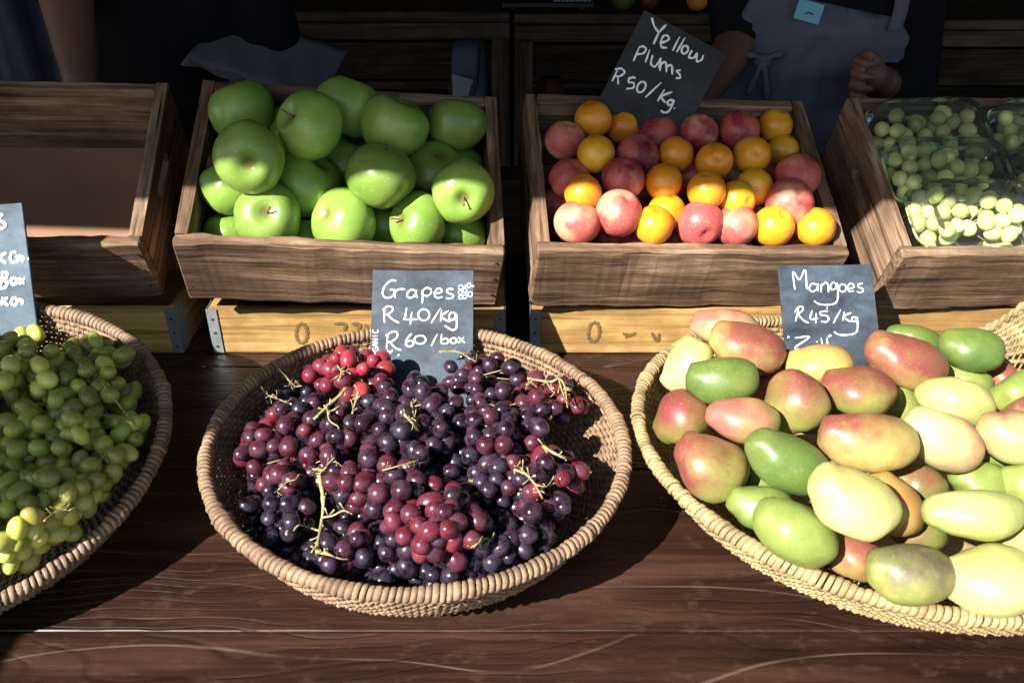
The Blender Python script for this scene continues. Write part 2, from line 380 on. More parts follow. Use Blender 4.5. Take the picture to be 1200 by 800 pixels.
def nectarine_mat():
    m, t, b = new_mat('red_nectarine_skin'); oi = t.nodes.new('ShaderNodeObjectInfo')
    n = noise(t, coords(t, (1, 1, 1)), 22, 5, .6, .4); n2 = noise(t, coords(t, (1, 1, 1)), 330, 3)
    base = mix(t, ramp(t, n, [(.42, (0, 0, 0)), (.60, (1, 1, 1))]), oi.outputs['Color'], (.46, .10, .075))
    pal = ramp(t, noise(t, coords(t, (1, 1, 1)), 13, 3), [(.53, (0, 0, 0)), (.64, (1, 1, 1))])
    base = mix(t, math_n(t, 'MULTIPLY', pal, .62), base, (.66, .40, .22))
    base = mix(t, math_n(t, 'MULTIPLY', ramp(t, n2, [(.5, (0, 0, 0)), (.7, (1, 1, 1))]), .22), base, (.66, .34, .28))
    t.links.new(base, b.inputs['Base Color']); setp(b, Roughness=.42); b.inputs['Specular IOR Level'].default_value = .4
    b.inputs['Subsurface Weight'].default_value = .08; b.inputs['Subsurface Scale'].default_value = .006; return m
M_NECT = nectarine_mat()
def mango_mat(name, base, blush, amt, direction):
    m, t, b = new_mat(name)
    n = noise(t, coords(t, (1, 1, 1)), 16, 5, .6); v = coords(t, (1, 1, 1), False)
    dp = t.nodes.new('ShaderNodeVectorMath'); dp.operation = 'DOT_PRODUCT'; t.links.new(v, dp.inputs[0]); dp.inputs[1].default_value = Vector(direction).normalized() * 22
    f = math_n(t, 'ADD', dp.outputs['Value'], math_n(t, 'MULTIPLY', math_n(t, 'SUBTRACT', n, .5), 3.6))
    f = math_n(t, 'ADD', f, amt - .5)
    f = ramp(t, math_n(t, 'ADD', math_n(t, 'MULTIPLY', f, .5), .5), [(.15, (0, 0, 0)), (.9, (.9, .9, .9))])
    n3 = noise(t, coords(t, (1, 1, 1)), 11, 3)
    g = mix(t, ramp(t, n3, [(.38, (0, 0, 0)), (.66, (1, 1, 1))]), base, tuple(min(1, x * k + o) for x, k, o in zip(base, (1.45, 1.15, 1.2), (.06, .04, .01))))
    c = mix(t, f, g, blush)
    sp = noise(t, coords(t, (1, 1, 1)), 300, 2); c = mix(t, math_n(t, 'MULTIPLY', ramp(t, sp, [(.60, (0, 0, 0)), (.75, (1, 1, 1))]), .16), c, (.55, .50, .22))
    mott = noise(t, coords(t, (1, 1, 1)), 60, 5, .7); c = mix(t, math_n(t, 'MULTIPLY', ramp(t, mott, [(.40, (0, 0, 0)), (.68, (1, 1, 1))]), .30), c, tuple(x * .5 for x in base))
    vo = N(t, 'TexVoronoi', i_Scale=210.0); t.links.new(coords(t, (1, 1, 1)), vo.inputs['Vector'])
    c = mix(t, math_n(t, 'MULTIPLY', ramp(t, vo.outputs['Distance'], [(.08, (1, 1, 1)), (.2, (0, 0, 0))]), .13), c, (.45, .38, .16))
    sc = noise(t, coords(t, (1, 1, 1)), 46, 5, .75); c = mix(t, math_n(t, 'MULTIPLY', ramp(t, sc, [(.66, (0, 0, 0)), (.72, (1, 1, 1))]), .6), c, (.10, .07, .03))
    t.links.new(c, b.inputs['Base Color']); t.links.new(math_n(t, 'ADD', .34, math_n(t, 'MULTIPLY', n, .16)), b.inputs['Roughness']); b.inputs['Specular IOR Level'].default_value = .45
    bump(t, b, math_n(t, 'ADD', noise(t, coords(t, (1, 1, 1)), 160, 3), math_n(t, 'MULTIPLY', mott, .8)), .10, .0015)
    return m
def clear_plastic():
    m, t, b = new_mat('clear_plastic'); t.nodes.remove(b); out = t.nodes['Material Output']
    tr = N(t, 'BsdfTransparent'); tr.inputs[0].default_value = (.965, .985, .985, 1); gl = N(t, 'BsdfGlossy', i_Roughness=.05); gl.inputs[0].default_value = (.9, .97, 1, 1)
    fr = N(t, 'Fresnel', i_IOR=1.33); mx = N(t, 'MixShader')
    bp = N(t, 'Bump', i_Strength=.5, i_Distance=.004); t.links.new(noise(t, coords(t, (1, 1, 1)), 42, 3, .5, .8), bp.inputs['Height'])
    t.links.new(bp.outputs[0], gl.inputs['Normal'])
    df = N(t, 'BsdfDiffuse'); df.inputs[0].default_value = (.75, .85, .88, 1); hz = N(t, 'MixShader'); hz.inputs[0].default_value = .02
    t.links.new(tr.outputs[0], hz.inputs[1]); t.links.new(df.outputs[0], hz.inputs[2])
    t.links.new(fr.outputs[0], mx.inputs[0]); t.links.new(hz.outputs[0], mx.inputs[1]); t.links.new(gl.outputs[0], mx.inputs[2]); t.links.new(mx.outputs[0], out.inputs[0]); return m
M_CLEAR = clear_plastic()

# ------------------------------------------------------------------ the setting: paving, stall, table
def sheet(name, x0, x1, y0, y1, z, mat): return obj(name, make_mesh(name, [(x0, y0, z), (x1, y0, z), (x1, y1, z), (x0, y1, z)], [(0, 1, 2, 3)], mat))
tag(sheet('ground', -150, 150, -150, 150, -.80, M_PAVE), 'grey paving around the market stall', None, None, 'structure')

stall = empty('market_stall', (0, 2.0, -.8), label='dark timber market stall with a flat board roof over the produce', cat='stall')
def stall_part(name, c, d, mat, axis=0): return board(name, (c[0], c[1] - 2.0, c[2] + .8), d, mat, stall, axis, .004, 6, .002)
ROOF_Y, ROOF_Z = .275, 1.20
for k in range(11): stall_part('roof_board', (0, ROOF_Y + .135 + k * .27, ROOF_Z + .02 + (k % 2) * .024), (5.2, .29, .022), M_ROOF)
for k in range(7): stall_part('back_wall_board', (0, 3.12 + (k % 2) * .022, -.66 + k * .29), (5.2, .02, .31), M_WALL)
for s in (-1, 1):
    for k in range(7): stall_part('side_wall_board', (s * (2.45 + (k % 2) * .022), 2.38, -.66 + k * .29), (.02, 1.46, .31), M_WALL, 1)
    stall_part('post', (s * 2.45, 1.58, .195), (.10, .10, 1.98), W_DARK_Z, 2)
tag(sheet('stall_floor', -2.45, 2.45, 1.5, 3.1, -.796, M_WALL), 'dark floor inside the stall', None, None, 'structure')

tbl = empty('display_table', (0, .95, -.8), label='long dark brown plank table carrying the baskets and crates', cat='table')
edges = [.30, .605, .868, 1.118, 1.36, 1.60]
for k in range(5):
    y0, y1 = edges[k] + .0012, edges[k + 1] - .0012
    V, F = board_vf((4.4, y1 - y0, .04), 0, .0011, 60, .0007, k * 9.7)
    V = [(x, y, min(z, .02)) for x, y, z in V]
    obj('plank', make_mesh('plank', V, F, M_TABLE), tbl, (0, (y0 + y1) / 2 - .95, .78))
for sx in (-2.0, 0, 2.0):
    for sy in (-.55, .55): board('leg', (sx, sy, .38), (.09, .09, .758), W_DARK_Z, tbl, 2)
for sy in (-.55, .55): board('apron_rail', (0, sy, .70), (3.86, .03, .10), W_DARK_X, tbl)

# timber rack added out of view at the left to shade the left basket
rack = empty('shade_rack', (-1.50, 0, -.8), label='unseen timber rack added to shade the left basket', cat='rack')
for k in range(17): board('back_plank', (0, .035, .06 + k * .1125), (.74, .018, .108), W_DARK_X, rack, 0, .002, 3, .001)
for s in (-1, 1): board('upright', (s * .35, -.02, .95), (.04, .085, 1.90), W_DARK_Z, rack, 2, .002, 4, .001)
for z in (.35, .75, 1.15, 1.55): board('shelf', (0, -.10, z), (.655, .24, .02), W_DARK_X, rack, 0, .002, 3, .001)

# ------------------------------------------------------------------ crates
CW, CD, CH = .450, .309, .143
def crate_matrix(x, y, z, yaw, tilt, roll):
    return Matrix.Translation((x, y, z)) @ Matrix.Rotation(R(yaw), 4, 'Z') @ Matrix.Rotation(R(tilt), 4, 'X') @ Matrix.Rotation(R(roll), 4, 'Y')
def slot_board(name, c, L, T, Hh, mat, parent, slot=(.085, .024), up=.018):
    """side board standing in the y-z plane with a hand slot cut through it"""
    n = 24; out = []; inn = []
    for k in range(n):
        a = 2 * math.pi * k / n; ca, sa = math.cos(a), math.sin(a)
        s = 1 / max(abs(ca) / (L / 2), abs(sa) / (Hh / 2)); out.append((ca * s, sa * s))
        px = math.copysign(slot[0] / 2 - slot[1] / 2, ca) + ca * slot[1] / 2; inn.append((px, sa * slot[1] / 2 + up))
    for cx, cy in ((1, 1), (-1, 1), (-1, -1), (1, -1)):      # true corners
        i = min(range(n), key=lambda q: (out[q][0] - cx * L / 2) ** 2 + (out[q][1] - cy * Hh / 2) ** 2); out[i] = (cx * L / 2, cy * Hh / 2)
    out = [(p, q - (.0175 * (.5 - p / L) if q > Hh * .49 else 0)) for p, q in out]
    V = []; sd = random.uniform(0, 40)
    for s in (-1, 1):
        for p, q in out:
            w = .0014 * mnoise.noise(Vector((p * 30 + sd, q * 30, s)))
            V.append((s * T / 2 + w, p, q + w))
        for p, q in inn: V.append((s * T / 2, p, q))
    F = []
    for k in range(n):
        j = (k + 1) % n; o0, i0, o1, i1 = 0, n, 2 * n, 3 * n
        F.append((o0 + j, o0 + k, i0 + k, i0 + j)); F.append((o1 + k, o1 + j, i1 + j, i1 + k))
        F.append((o0 + k, o0 + j, o1 + j, o1 + k)); F.append((i0 + j, i0 + k, i1 + k, i1 + j))
    return obj(name, make_mesh(name, V, F, mat), parent, c)
def crate(M, label, liner=None):
    e = bpy.data.objects.new('wooden_crate', None); link(e); e.matrix_world = M; e.empty_display_size = .05
    tag(e, label, 'crate', 'weathered wooden crates tilted towards the customer'); t = .018
    board('front_board', (0, t / 2, (CH - .018) / 2), (CW, t, CH - .018), W_OLD_X, e, 0, .0025, 34, .0032)
    board('back_board', (0, CD - t / 2, CH / 2), (CW - 2 * t - .001, t, CH - .003), W_OLD_X, e, 0, .002, 20, .0016)
    for s in (-1, 1): slot_board('side_board', (s * (CW / 2 - t / 2), t + (CD - t) / 2 + .0005, CH / 2 - .0008), CD - t, t, CH - .002, W_OLD_Y, e)
    for k in range(3):
        w = (CD - 2 * t - .004) / 3; board('floor_board', (0, t + .002 + w * (k + .5), .009), (CW - 2 * t - .002, w - .003, .010), W_OLD_X, e, 0, .001, 8, .0006)
    for s in (-1, 1):
        for z in (.03, .068, .104):
            o = MB().tube([(0, 0, 0), (0, -.0012, 0)], .0022, 7).build('nail', M_NAIL, e, False, (s * (CW / 2 - t / 2 - .001), .0005, z))
    if liner: board('cardboard_liner', (0, CD / 2, .018), (CW - 2 * t - .006, CD - 2 * t - .006, .003), M_CARD, e, 0, .0005, 4, .0004)
    return e
M_APPLEC = crate_matrix(-.2475, 1.1319, .1030, 3.65, 26.2, 5.31)
M_PLUMC = crate_matrix(.2501, 1.1520, .0860, 3.35, 25.6, 2.9)
M_LEFTC = crate_matrix(-.7545, 1.1357, .1090, 4.36, 28.4, 2.6)
M_PUNC = crate_matrix(.7630, 1.1500, .0870, 3.0, 25.5, 0.5)
crate(M_LEFTC, 'empty weathered crate lined with brown cardboard at the left edge', True)
crate(M_APPLEC, 'tilted weathered wooden crate heaped with green apples')
crate(M_PLUMC, 'tilted weathered wooden crate full of yellow plums and red nectarines')
crate(M_PUNC, 'tilted weathered crate of clear grape punnets at the right edge', True)

def strokes_on(plane_p, plane_n, strokes, crop, width, lift=.0004):
    """pen strokes (read off the photograph) laid onto a flat board as thin raised lines"""
    ox, oy, sc = crop; mb = MB(); n = np.asarray(plane_n)
    for s in strokes:
        pts = [at_plane(ox + p[0] * sc, oy + p[1] * sc, plane_p, n) + n * lift for p in s]
        if len(pts) == 1: pts = [pts[0], pts[0] + RT * width * .6]
        P = smooth_path(pts, 5)
        r = np.array([width * (.5 + .10 * math.sin(i * 1.3 + len(P))) for i in range(len(P))]); r[0] *= .75; r[-1] *= .6
        mb.tube(P, r, 6)
    # flatten onto the board
    p0 = np.asarray(plane_p); mb.v = [tuple(np.asarray(q) - n * (np.dot(np.asarray(q) - p0, n) - lift) * .75) for q in mb.v]
    return mb
def glyphs(strokes, gap):
    """strokes that touch or nearly touch make one letter"""
    n = len(strokes); par = list(range(n))
    def f(i):
        while par[i] != i: i = par[i]
        return i
    S = [np.array(smooth_path(q, 4) if len(q) > 1 else q) for q in strokes]
    for i in range(n):
        for j in range(i):
            if np.min(np.linalg.norm(S[i][:, None] - S[j][None], axis=2)) < gap: par[f(i)] = f(j)
    out = {}
    for i in range(n): out.setdefault(f(i), []).append(strokes[i])
    return list(out.values())
def ell(cx, cy, rx, ry, tilt=0, n=12):
    o = []
    for k in range(n + 1):
        a = 2 * math.pi * k / n - 1.9; x, y = rx * math.cos(a), ry * math.sin(a); o.append((cx + x * math.cos(tilt) - y * math.sin(tilt), cy + x * math.sin(tilt) + y * math.cos(tilt)))
    return o
def to_local(mb, o):
    Mi = o.matrix_world.inverted(); mb.v = [tuple(Mi @ Vector(q)) for q in mb.v]; return mb

YF = 1.158   # front plane of the low boxes
def low_box(x0, x1, label, mat, marks=None, h=.078, dep=.30):
    w = x1 - x0; e = empty('produce_box', ((x0 + x1) / 2, YF, 0)); bpy.context.view_layer.update()
    tag(e, label, 'box', 'low wooden boxes under the crates'); t = .012
    board('front_board', (0, t / 2, h / 2 + .001), (w, t, h), mat, e, 0, .001, 16, .0008)
    board('back_board', (0, dep - t / 2, h / 2 + .001), (w, t, h), W_PINE_X, e, 0, .001, 6, .0008)
    for s in (-1, 1): board('side_board', (s * (w / 2 - t / 2), dep / 2, h / 2 + .001), (t, dep - 2 * t - .001, h - .001), W_PINE_Y, e, 1, .001, 8, .0008)
    board('floor_board', (0, dep / 2, .006), (w - 2 * t - .001, dep - 2 * t - .001, .008), W_PINE_X, e, 0, .001, 4, .0004)
    for s in (-1, 1):
        x = s * (w / 2 - .006); mb = MB()
        mb.add([(x - s * -.0075, -.0015, .002), (x - s * .0085, -.0015, .002), (x - s * .0085, -.0015, h + .001), (x + s * .0075, -.0015, h + .001),
                (x + s * .0075, .03, .002), (x + s * .0075, .03, h + .001)], [(0, 1, 2, 3), (0, 3, 5, 4)])
        so_ = mb.build('corner_strip', M_METAL, e); md = so_.modifiers.new('solid', 'SOLIDIFY'); md.thickness = .0009; md.offset = 0
        for z in (.014, .038, .062): MB().tube([(0, 0, 0), (0, -.001, 0)], .0022, 7).build('nail', M_NAIL, so_, False, (x, -.0021, z))
    if marks:
        for g in glyphs(marks[0], 22): to_local(strokes_on((0, YF - .0002, 0), (0, -1, 0), g, *marks[1:]), e).build('stencil_mark', M_INK, e)
    return e
low_box(-.945, -.519, 'pale yellow painted low box under the empty crate', W_YEL_X)
low_box(-.468, -.012, 'low pine box with metal corner strips under the apple crate', W_PINE_X,
        ([ell(645, 315, 34, 60), [(845, 258), (910, 258), (905, 300)], [(950, 258), (1000, 262), (985, 300)], [(1030, 262), (1055, 300)]], (230, 330, .1917), .0062))
low_box(.030, .482, 'low pine box stamped with a zero under the plum crate', W_PINE_X,
        ([ell(742, 375, 36, 62, .1), [(925, 385), (985, 400)], [(940, 410), (1010, 380)], [(955, 395), (990, 395)], [(1110, 380), (1140, 430)], [(1160, 385), (1150, 440)]], (560, 320, .1833), .0066))
low_box(.528, .985, 'low pine box under the grape punnet crate', W_PINE_X)
e = empty('support_beam', (0, 1.395, .0), label='dark timber beam propping the back of the tilted crates', cat='beam')
board('beam', (0, 0, .1475), (2.05, .075, .133), W_DARK_X, e, 0, .003, 10, .001)

# ------------------------------------------------------------------ wicker baskets
PROF = np.array([(1.0, 0), (.97, -.20), (.93, -.42), (.875, -.66), (.80, -.85), (.71, -.96), (.58, -1.0)])
class Basket:
    def __init__(s, c, a, b, tilt, roll, depth, label, mat, raise_=None):
        s.c = np.array(c, float); s.a, s.b, s.dep = a, b, depth
        s.Rm = np.array((Matrix.Rotation(R(tilt), 3, 'X') @ Matrix.Rotation(R(roll), 3, 'Y'))); s.raise_ = raise_
        e = empty('wicker_basket', c, (Matrix.Rotation(R(tilt), 3, 'X') @ Matrix.Rotation(R(roll), 3, 'Y')).to_euler()); s.e = e
        tag(e, label, 'basket', 'round woven produce baskets')
        NS = int(2 * math.pi * (a + b) / 2 / .0072) // 2 * 2
        def pr(q):       # arc-length parameter 0..1 -> rho, depth fraction
            L = np.concatenate([[0], np.cumsum(np.hypot(np.diff(PROF[:, 0]) * (a + b) / 2, np.diff(PROF[:, 1]) * depth))]); L /= L[-1]
            return np.interp(q, L, PROF[:, 0]), np.interp(q, L, PROF[:, 1])
        s.pr = pr
        def pt(q, th, off=0.0):
            rho, zf = pr(q); d = 1e-3; r2, z2 = pr(min(q + d, 1.0)); r1, z1 = pr(max(q - d, 0.0))
            tr, tz = (r2 - r1) * (a + b) / 2, (z2 - z1) * depth; n = math.hypot(tr, tz); nr, nz = tz / n, -tr / n     # points inwards and up
            zz = zf * depth + nz * off; rr = nr * off
            x = (a * rho + rr) * np.cos(th); y = (b * rho + rr) * np.sin(th); z = zz + 0 * th
            if raise_:
                dth = (th - raise_[0] + math.pi) % (2 * math.pi) - math.pi
                z = z + raise_[1] * np.exp(-(dth / raise_[2]) ** 2) * max(0, 1 - q * 1.6)
                d2 = (th - R(78) + math.pi) % (2 * math.pi) - math.pi; z = z - .026 * np.exp(-(d2 / .36) ** 2) * max(0, 1 - q * 1.3)
            return np.stack([x, y, z], -1)
        s.pt = pt
        arc = float(np.sum(np.hypot(np.diff(PROF[:, 0]) * (a + b) / 2, np.diff(PROF[:, 1]) * depth))); NR = int(arc / .0066)
        Vs, Qs, base = [], [], 0
        M = NS * 2; th = np.arange(M) * 2 * math.pi / M; sides = 5
        for k in range(NR):
            q = (k + .8) / (NR + .3)
            P = [pt(q, th, 0)]; ph = math.pi * k
            amp = .0021 * np.cos(np.arange(M) * math.pi / 2 + ph) + .0005 * RNG.standard_normal(M)
            # displace along the wall normal
            P = pt(q, th, 0); Pn = pt(q, th, .001); nrm = (Pn - P) / .001; P = P + nrm * amp[:, None]
            T = np.roll(P, -1, 0) - np.roll(P, 1, 0); T /= np.linalg.norm(T, axis=1)[:, None]; B = np.cross(T, nrm)
            B /= np.linalg.norm(B, axis=1)[:, None]
            ring = np.stack([P + .0019 * math.cos(2 * math.pi * j / sides) * nrm + .0033 * math.sin(2 * math.pi * j / sides) * B for j in range(sides)], 1)
            Vs.append(ring.reshape(-1, 3)); i = np.arange(M)[:, None]; j = np.arange(sides)[None, :]
            i2 = (i + 1) % M; j2 = (j + 1) % sides
            Qs.append(np.stack([i * sides + j, i * sides + j2, i2 * sides + j2, i2 * sides + j], -1).reshape(-1, 4) + base); base += M * sides
        me = quads_mesh('weave', np.concatenate(Vs), np.concatenate(Qs), mat); o = obj('weave', me, e); o['kind'] = 'stuff'
        # stakes
        Vs, Qs, base = [], [], 0; qs = np.linspace(0, 1, 9)
        for k in range(NS):
            t0 = (k + .0) * 2 * math.pi / NS; C = np.stack([pt(q, np.array([t0]))[0] for q in qs]) if k == 0 or raise_ else None
            if C is None:
                C0 = Vs0; c_, s_ = math.cos(t0), math.sin(t0)
                C = np.stack([C0[:, 0] * c_, C0[:, 0] * (b / a) * s_, C0[:, 2]], -1)
            elif k == 0: Vs0 = C
            tg = np.array([-math.sin(t0), math.cos(t0), 0]) * .0016; nr = np.array([math.cos(t0), math.sin(t0), 0]) * .0011
            ring = np.stack([C + tg, C + nr, C - tg, C - nr], 1); Vs.append(ring.reshape(-1, 3))
            for i in range(8):
                for j in range(4): Qs.append((base + i * 4 + j, base + i * 4 + (j + 1) % 4, base + i * 4 + 4 + (j + 1) % 4, base + i * 4 + 4 + j))
            base += 36
        o = obj('stakes', quads_mesh('stakes', np.concatenate(Vs), Qs, mat), e); o['kind'] = 'stuff'
        # wrapped rim: one cane wound round and round a core
        circ = math.pi * (a + b); NW = int(circ / .0064); spw = 10; n = NW * spw
        u = np.arange(n) / n * 2 * math.pi; ph = np.arange(n) / spw * 2 * math.pi
        C = pt(0.0, u, 0); rw = .0068 * (1 + .10 * np.sin(u * 17) + .08 * np.sin(u * 5 + 1)); out = np.stack([np.cos(u), np.sin(u), 0 * u], -1)
        jit = .00055 * RNG.standard_normal((n // spw + 1,)).repeat(spw)[:n]
        P = C + out * ((rw + jit) * np.cos(ph))[:, None] + np.array([0, 0, 1.0]) * ((rw + jit) * np.sin(ph))[:, None]
        T, Nn, B = frames(P, True); sides = 6
        Nn = P - C; Nn /= np.linalg.norm(Nn, axis=1)[:, None] + 1e-9; B = np.cross(T, Nn); B /= np.linalg.norm(B, axis=1)[:, None] + 1e-9
        wv = (1 + .10 * RNG.standard_normal(n // spw + 1)).repeat(spw)[:n][:, None]
        ring = np.stack([P + .0017 * math.cos(2 * math.pi * j / sides) * Nn + .0034 * wv * math.sin(2 * math.pi * j / sides) * B for j in range(sides)], 1)
        i = np.arange(n)[:, None]; j = np.arange(sides)[None, :]; i2 = (i + 1) % n; j2 = (j + 1) % sides
        Q = np.stack([i * sides + j, i * sides + j2, i2 * sides + j2, i2 * sides + j], -1).reshape(-1, 4)
        Q = Q[: (n - 1) * sides]
        o = obj('rim', quads_mesh('rim', ring.reshape(-1, 3), Q, mat), e)
        # base disc
        tht = np.arange(48) * 2 * math.pi / 48; V = [(0, 0, -depth - .001)] + [tuple(p) for p in pt(1.0, tht, -.001)]; Fc = [(0, 1 + k, 1 + (k + 1) % 48) for k in range(48)]
        o = obj('base', make_mesh('base', V, Fc, mat), e); md = o.modifiers.new('solid', 'SOLIDIFY'); md.thickness = .004; md.offset = 1
    def local(s, P): return (np.asarray(P) - s.c) @ s.Rm
    def world(s, L): return np.asarray(L) @ s.Rm.T + s.c
    def floor(s, L):
        rho = np.hypot(L[:, 0] / s.a, L[:, 1] / s.b); r = PROF[::-1, 0]; z = PROF[::-1, 1]
        return np.interp(rho, r, z) * s.dep, rho
    def keep(s, maxrho=.93, maxz=.09):
        def f(P, rad):
            L = s.local(P); z, rho = s.floor(L)
            k = np.where(rho > maxrho, maxrho / np.maximum(rho, 1e-6), 1.0); L[:, 0] *= k; L[:, 1] *= k; z, rho = s.floor(L)
            L[:, 2] = np.clip(np.maximum(L[:, 2], z + rad * 1.15), None, maxz); return s.world(L)
        return f
mid = Basket((-.105, .7865, .111), .2330, .2265, 3.0, 2.4, .092, 'round brown wicker basket of red and black grapes in the middle', M_WICK)
left = Basket((-.6405, .7694, .112), .2380, .2380, 12.0, 4.5, .080, 'round wicker basket of green grapes cut by the left edge', M_WICK0)
mango_b = Basket((.455, .8062, .099), .3080, .2680, 2.2, 2.4, .084, 'wide straw-coloured wicker basket heaped with mangoes', M_WICK2, (R(37), .125, .21))

# ------------------------------------------------------------------ apples
def apple_mesh(seed):
    rnd = random.Random(seed); ph = [rnd.uniform(0, 6.28) for _ in range(4)]; asp = rnd.uniform(.86, .95); tp = rnd.uniform(.03, .10); lob = rnd.uniform(.012, .03)
    def fn(x, y, z):
        a = math.atan2(y, x); r = math.hypot(x, y)
        k = 1 + lob * math.cos(5 * a + ph[0]) * (1 if z < 0 else .5) * r + .02 * math.cos(2 * a + ph[1]) + .015 * math.cos(3 * a + ph[2])
        zz = z * asp - .30 * math.exp(-(r / .26) ** 2) * (1 if z > 0 else -.65) ; k *= 1 + tp * z
        w = 1 + .07 * mnoise.noise(Vector((x * 1.2 + seed * 5.3, y * 1.2, z * 1.2))); return (x * k * w, y * k * w, zz * w)
    V, F = sphere_vf(28, 20, fn); return V, F
def apple(u, v, dpx, h, axis, label, stem=True, seed=0):
    return dict(u=u, v=v, d=dpx, h=h, axis=axis, label=label, stem=stem)
A = [  # u, v, diameter in px, height in the crate, pole seen at (du, dv), label
 (274, 123, 77, .150, (-.3, -.9), 'green apple in the back left corner of the apple crate'),
 (336, 132, 70, .110, (.2, -.9), 'green apple half hidden at the back, between the corner apple and the glossy one'),
 (364, 153, 83, .190, (-.60, -.20), 'large glossy green apple with its stalk end facing left, back left of centre'),
 (412, 115, 77, .165, (.3, -.95), 'highest green apple standing above the back board of the apple crate'),
 (460, 150, 79, .180, (.35, -.85), 'green apple at the back, right of the highest apple'),
 (535, 147, 74, .140, (.1, -.95), 'shaded green apple in the back right corner of the apple crate'),
 (292, 187, 84, .195, (.25, .42), 'large green apple at the left with its brown blossom end facing the viewer'),
 (317, 168, 66, .085, (0, -.9), 'green apple wedged behind the large apple with the brown blossom end'),
 (260, 228, 76, .115, (-.5, -.8), 'green apple against the left side board of the apple crate'),
 (359, 221, 84, .120, (.6, -.7), 'dark shaded green apple behind the two left sunlit front apples'),
 (404, 186, 74, .105, (.4, -.8), 'dull green apple in the hollow at the middle of the heap'),
 (443, 216, 85, .165, (.3, -.9), 'large smooth green apple in the centre of the heap'),
 (508, 196, 76, .130, (.3, -.60), 'pale green apple right of centre with a shallow stalk hollow on top'),
 (540, 227, 75, .165, (.08, .45), 'green apple at the right side with its stalk hollow facing the viewer'),
 (317, 252, 79, .140, (.22, -.05), 'sunlit green apple in the front row at the left, with a brown hollow'),
 (408, 257, 79, .140, (-.62, -.22), 'bright sunlit green apple in the middle of the front row'),
 (488, 260, 75, .140, (-.72, -.10), 'bright sunlit green apple in the front row at the right'),
 (270, 268, 62, .075, (0, -.9), 'green apple low behind the front board at the left, mostly covered'),
 (542, 275, 66, .080, (0, -.9), 'green apple low behind the front board at the right, mostly covered'),
 (455, 266, 66, .080, (0, -.9), 'green apple low in the gap between the two sunlit front apples'),
 (549, 192, 66, .085, (0, -.9), 'dark green apple low against the right side board'),
 (362, 275, 66, .070, (0, -.9), 'green apple low in the gap between the left and middle front apples'),
]
def box_keep(M, rim=.0):
    Mi = np.array(M.inverted()); Mf = np.array(M)
    def f(P, rad):
        L = P @ Mi[:3, :3].T + Mi[:3, 3]; t = .018
        L[:, 2] = np.maximum(L[:, 2], .014 + rad * .97)
        up = np.clip((L[:, 2] - CH + .004 + .016 * (L[:, 1] < CD / 2)) / rad, 0, .85); re = rad * np.sqrt(1 - up ** 2) * .97      # a fruit above the rim may overhang the board
        L[:, 0] = np.clip(L[:, 0], -CW / 2 + t + re, CW / 2 - t - re); L[:, 1] = np.clip(L[:, 1], t + re, CD - t - re)
        return L @ Mf[:3, :3].T + Mf[:3, 3]
    return f
def crate_point(M, u, v, h):
    Mn = np.array(M); n = Mn[:3, 2]; return at_plane(u, v, Mn[:3, 3] + n * h, n)
def place_in_crate(M, rows, k=1.0, slack=.95, anchor=.12):
    P = np.array([crate_point(M, r[0], r[1], r[3]) for r in rows]); rad = np.array([r[2] * ((p - CP) @ FW) / FPX / 2 * k for r, p in zip(rows, P)])
    return pack(P, rad, box_keep(M), 80, anchor, slack), rad
AM = [apple_mesh(s) for s in range(11)]
A = [(a[0], a[1], a[2], a[3] - (.030 if a[1] > 245 and a[3] > .1 else .012), a[4], a[5]) for a in A]
P, rad = place_in_crate(M_APPLEC, A, .99, .93, .2)
for i, (p, r) in enumerate(zip(P, rad)):
    V, F = AM[(i * 4) % 11]; ax = facing(*A[i][4])
    e = obj('apple', make_mesh('apple', [tuple(c * r for c in q) for q in V], F, M_APPLE, True), None, p, axis_rot(ax, random.uniform(0, 6)))
    tag(e, A[i][5], 'apple', 'green apples in the wooden crate')
    if i % 3 != 0:
        MB().tube(smooth_path([(0, 0, r * .60), (r * .03, 0, r * .80), (r * .12, r * .03, r * .97)], 3), [.0018, .0014, .0013, .0013, .0013, .0014, .002], 6).build('stalk', M_STEMB, e, True)
    mb = MB()
    for k in range(5):
        a = k * 1.257; mb.tube([(0, 0, -r * .70), (math.cos(a) * r * .06, math.sin(a) * r * .06, -r * .77), (math.cos(a) * r * .10, math.sin(a) * r * .10, -r * .83)], [.002, .0016, .0005], 5)
    mb.build('calyx', M_STEMB, e, True)

# ------------------------------------------------------------------ plums and nectarines
def plum_vf(seed):
    rnd = random.Random(seed); p = rnd.uniform(0, 6); asp = rnd.uniform(.93, 1.0)
    def fn(x, y, z):
        r = math.hypot(x, y); a = math.atan2(y, x); k = 1 - .035 * math.exp(-((a - .0) / .16) ** 2) * r + .012 * math.cos(2 * a + p)
        return (x * k, y * k, z * asp - (.16 * math.exp(-(r / .17) ** 2) if z > 0 else -.03 * math.exp(-(r / .1) ** 2)))
    return sphere_vf(26, 18, fn)
def nect_vf(seed):
    rnd = random.Random(seed); p = rnd.uniform(0, 6)
    def fn(x, y, z):
        r = math.hypot(x, y); a = math.atan2(y, x); k = 1 - .11 * math.exp(-(a / .11) ** 2) * min(1, r * 1.6) + .02 * math.cos(2 * a + p)
        return (x * k, y * k, z * .94 - (.22 * math.exp(-(r / .22) ** 2) if z > 0 else -.05 * math.exp(-(r / .16) ** 2)))
    return sphere_vf(28, 20, fn)
